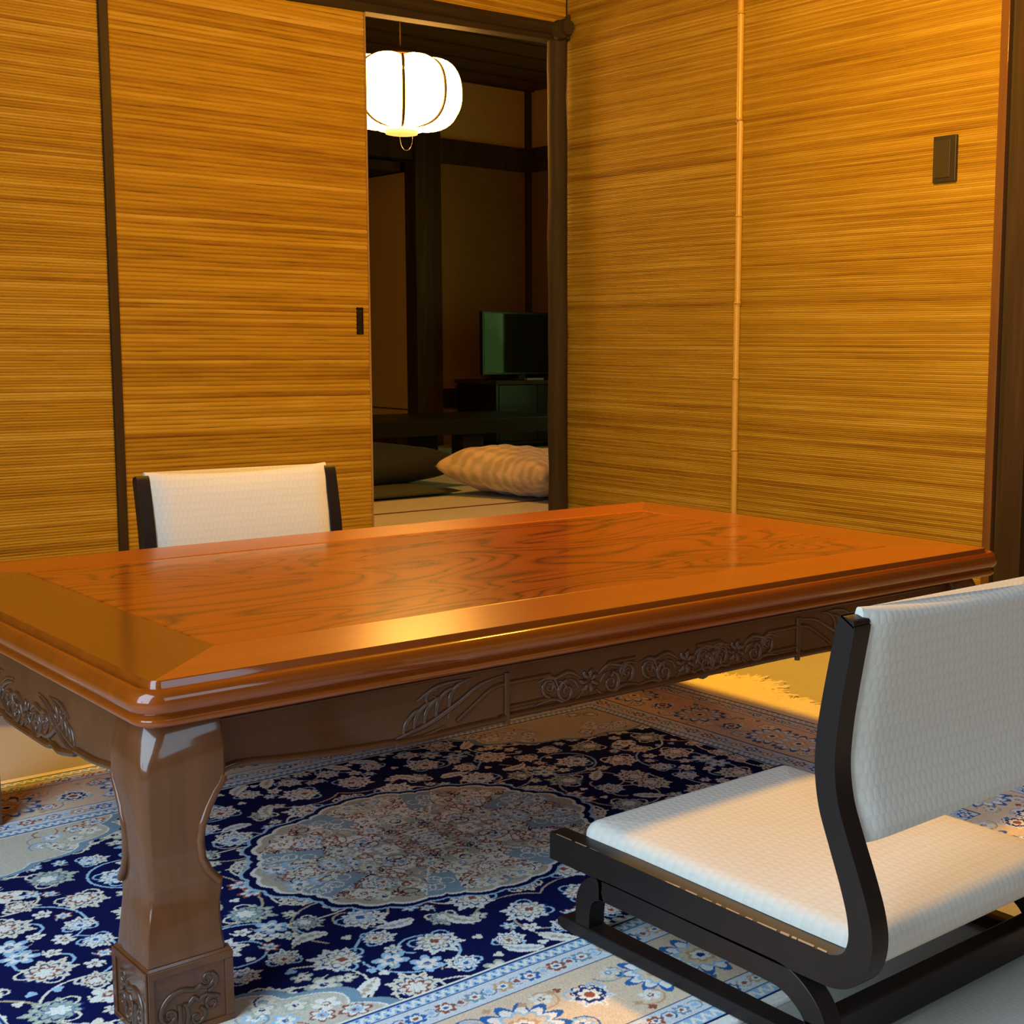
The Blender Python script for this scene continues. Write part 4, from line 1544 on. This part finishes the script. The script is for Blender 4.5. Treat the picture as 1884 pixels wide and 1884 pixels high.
NR = 8
prof_l = []
for k in range(25):
    t = -1 + 2 * k / 24      # bottom..top
    a = t * pi / 2
    z = 0.1335 * (abs(sin(a)) ** 0.92) * (1 if t > 0 else -1)
    r = 0.236 * (abs(cos(a)) ** 0.34)
    if t < 0: r = 0.236 * (abs(cos(a)) ** 0.50)
    prof_l.append((max(r, 0.060), z))
NS = 96
secs = []
ph0 = math.atan2(-LC.y, -LC.x) + 0.05    # a rib faces the camera
for r, z in prof_l:
    sec = []
    for j in range(NS):
        th = 2 * pi * j / NS
        q = ((th - ph0) / (2 * pi / NR)) % 1.0
        # paper panels puff out between the ribs
        puff = 1.0 - 0.085 * abs(2 * q - 1) ** 2.2
        sec.append((LC.x + r * puff * cos(th), LC.y + r * puff * sin(th), LC.z + z * (1 - 0.09 * abs(2 * q - 1) ** 2.2)))
    secs.append(sec)
sh = MB().loft(secs, cap=True).build('lamp_shade', ml, lan, smooth=60)
sh['label'] = 'glowing white paper shade'
for k in range(NR):
    th = ph0 + 2 * pi * k / NR
    pts = [(LC.x + (r * 0.915 + .004) * cos(th), LC.y + (r * 0.915 + .004) * sin(th), LC.z + z * 0.92) for r, z in prof_l]
    MB().tube(pts, 0.0062, 6).build('rib', M_rib, lan, smooth=60)
cp = MB()
cp.loft([[(LC.x + r * cos(2 * pi * j / 32), LC.y + r * sin(2 * pi * j / 32), LC.z + z) for j in range(32)] for r, z in ((.050, -.150), (.060, -.148), (.062, -.136), (.055, -.130))])
cp.build('bottom_cap', mc, lan, smooth=50)['label'] = 'small round amber bottom cap'
cp = MB()
cp.loft([[(LC.x + r * cos(2 * pi * j / 32), LC.y + r * sin(2 * pi * j / 32), LC.z + z) for j in range(32)] for r, z in ((.075, .130), (.080, .140), (.070, .150), (.03, .152))])
cp.build('top_cap', M_post, lan, smooth=50)
MB().tube([(LC.x, LC.y, LC.z + .15), (LC.x, LC.y, ZC)], 0.0025, 6).build('cord', M_post, lan)
pl = []
for k in range(25):
    t = k / 24
    a = pi * t
    pl.append((LC.x - 0.024 * cos(a) * Rv.x + .018 * Rv.x, LC.y - 0.024 * cos(a) * Rv.y + .018 * Rv.y, LC.z - .150 - .058 * sin(a) ** 0.75))
MB().tube(pl, 0.0010, 6).build('pull_loop', M_metal, lan)

# ------------------------------------------------------------------ things in the next room
tv = thing('television', 'flat black television with greenish reflection on a dark stand', 'television', (5.53, 7.45, 0.455))
MB().box(5.200, 5.870, 7.450, 7.485, 0.475, 0.892).build('screen_frame', M_tv, tv, bevel=0.003)
MB().box(5.2145, 5.8555, 7.4475, 7.4520, 0.4905, 0.878).build('screen', M_tvglass, tv)
MB().box(5.44, 5.62, 7.42, 7.54, 0.442, 0.450).box(5.50, 5.56, 7.46, 7.49, 0.448, 0.50).build('tv_base', M_tv, tv, bevel=0.002)
sd = thing('tv_stand', 'low dark wooden television stand with glass front in far room', 'tv stand', (5.53, 7.55, FZ))
MB().box(5.185, 5.875, 7.28, 7.76, 0.415, 0.441).build('stand_top', M_post, sd, bevel=0.003)
MB().box(5.20, 5.22, 7.30, 7.74, FZ, 0.415).box(5.84, 5.86, 7.30, 7.74, FZ, 0.415).box(5.2, 5.86, 7.72, 7.74, FZ, .415).box(5.2, 5.86, 7.30, 7.74, .02, .04).build('carcass', M_black, sd)
MB().box(5.222, 5.53, 7.295, 7.300, .045, .41).build('glass_door', M_black, sd)
MB().box(5.535, 5.838, 7.295, 7.300, .045, .41).build('glass_door', M_black, sd)
MB().box(5.675, 5.685, 7.285, 7.296, .24, .33).build('door_handle', M_metal, sd)
rm = MB().box(5.46, 5.60, 7.31, 7.345, 0.4412, 0.4560).build('remote_control', plain('grey_plastic', (0.25, 0.24, 0.22), 0.4), bevel=0.004)
recenter(rm, (5.53, 7.33, 0.4412))
tag(rm, 'small pale remote control lying on the dark television stand', 'remote control')
# low side shelf along the far wall
sf = MB().box(5.130, 5.185, YF - 0.20, YF - 0.002, 0.27, 0.376).box(5.130, 5.180, YF - 0.05, YF - 0.002, FZ, 0.27).build('wall_ledge', M_black, bevel=0.002)
sf = MB()
sf.box(4.98, 5.18, 7.55, 7.80, 0.262, 0.376).box(4.98, 5.00, 7.55, 7.80, FZ, 0.262)
bpy.data.objects.remove(bpy.data.objects['wall_ledge'])
lw_ = MB().box(5.128, 5.84, YF - 0.07, YF, 0.262, 0.376).build('trim_13', M_black); struct(lw_)
# long low black table
bt = thing('black_low_table', 'long low black table in front of the television in the far room', 'table', (3.6, 6.6, FZ))
MB().box(2.60, 4.95, 6.25, 6.95, 0.185, 0.268).build('tabletop', M_black, bt, bevel=0.004)
for x in (2.72, 4.265):
    for y in (6.30, 6.76):
        MB().box(x, x + 0.135, y, y + 0.12, FZ, 0.185).build('leg', M_black, bt, bevel=0.004)

# pillows: pinched-corner cushions


def cushion(name, m_, loc, sx, sy, sz, rot, pinch=1.0, squash=0.55, seed=1, wr=0.0):
    n = 40
    vs = []; fs = []
    rnd = random.Random(seed)
    for side in (1, -1):
        for i in range(n + 1):
            for j in range(n + 1):
                u = -1 + 2 * i / n; v = -1 + 2 * j / n
                e_ = (1 - u ** 4) * (1 - v ** 4)
                h = max(e_, 0) ** squash
                k = 1 - 0.14 * pinch * ((1 - u * u) * abs(v) ** 3 + (1 - v * v) * abs(u) ** 3) * 0
                x = u * (1 - 0.10 * pinch * (1 - v * v)); y = v * (1 - 0.10 * pinch * (1 - u * u))
                wv = wr * sin(9 * u + 4 * v) * h + wr * 0.6 * sin(15 * v - 5 * u) * h
                vs.append((x * sx, y * sy, side * h * sz * (1.0 if side > 0 else 0.75) + wv * sz))
    N1 = (n + 1) ** 2
    for s_ in (0, 1):
        for i in range(n):
            for j in range(n):
                a = s_ * N1 + i * (n + 1) + j
                f = (a, a + 1, a + n + 2, a + n + 1)
                fs.append(f if s_ else tuple(reversed(f)))
    mb_ = MB().add(vs, fs)
    o_ = mb_.build(name, m_, smooth=180, recalc=False)
    bm = bmesh.new(); bm.from_mesh(o_.data)
    bmesh.ops.remove_doubles(bm, verts=bm.verts, dist=0.0006)
    bmesh.ops.recalc_face_normals(bm, faces=bm.faces)
    bm.to_mesh(o_.data); bm.free()
    o_.location = loc; o_.rotation_euler = rot
    return o_


mp_, nt, b = mat('striped_gold_fabric')
v = coords(nt)
x, y, z = sep(nt, v)
wv = noise(nt, v, 9, 2)
st_ = M(nt, 'SINE', M(nt, 'ADD', M(nt, 'MULTIPLY', M(nt, 'ADD', x, M(nt, 'MULTIPLY', y, 0.5)), 120.0), M(nt, 'MULTIPLY', wv, 6.0)))
bl_ = M(nt, 'SINE', M(nt, 'MULTIPLY', M(nt, 'SUBTRACT', y, M(nt, 'MULTIPLY', x, 0.4)), 55.0))
f = M(nt, 'ADD', M(nt, 'MULTIPLY', M(nt, 'MULTIPLY', st_, bl_), 0.5), 0.5)
nt.links.new(ramp(nt, f, [(0.25, (0.42, 0.32, 0.16)), (0.75, (0.64, 0.48, 0.25))]), b.inputs['Base Color'])
b.inputs['Roughness'].default_value = 0.7
b.inputs['Sheen Weight'].default_value = 0.4
bump(nt, b, M(nt, 'ADD', f, noise(nt, v, 25, 3)), 0.5, 0.004)
pw = cushion('floor_pillow', mp_, (3.745, 5.01, 0.086), 0.32, 0.30, 0.122, (0.05, 0.10, 0.32), 1.3, 0.5, 2, 0.05)
tag(pw, 'plump striped gold pillow lying on the tatami in the doorway', 'pillow')
dk = cushion('floor_cushion', M_dkfab, (3.28, 5.70, 0.085), 0.42, 0.30, 0.100, (0.0, -0.06, 0.10), 1.2, 0.5, 3, 0.02)
tag(dk, 'dark plump floor cushion left of the gold pillow in the next room', 'cushion')
dz = cushion('floor_shadow_pad', plain('dark_green_shadow', (0.05, 0.05, 0.025), 0.95), (3.05, 5.50, 0.012), 0.44, 0.34, 0.020, (0, 0, 0.05), 0.3, 0.35, 4)  # flat dark pad stands in for the shadow on the floor
dz.name = 'cushion_shadow'
tag(dz, 'flat dark green pad standing in for the shadow on the tatami beneath the dark plump cushion', 'cushion')
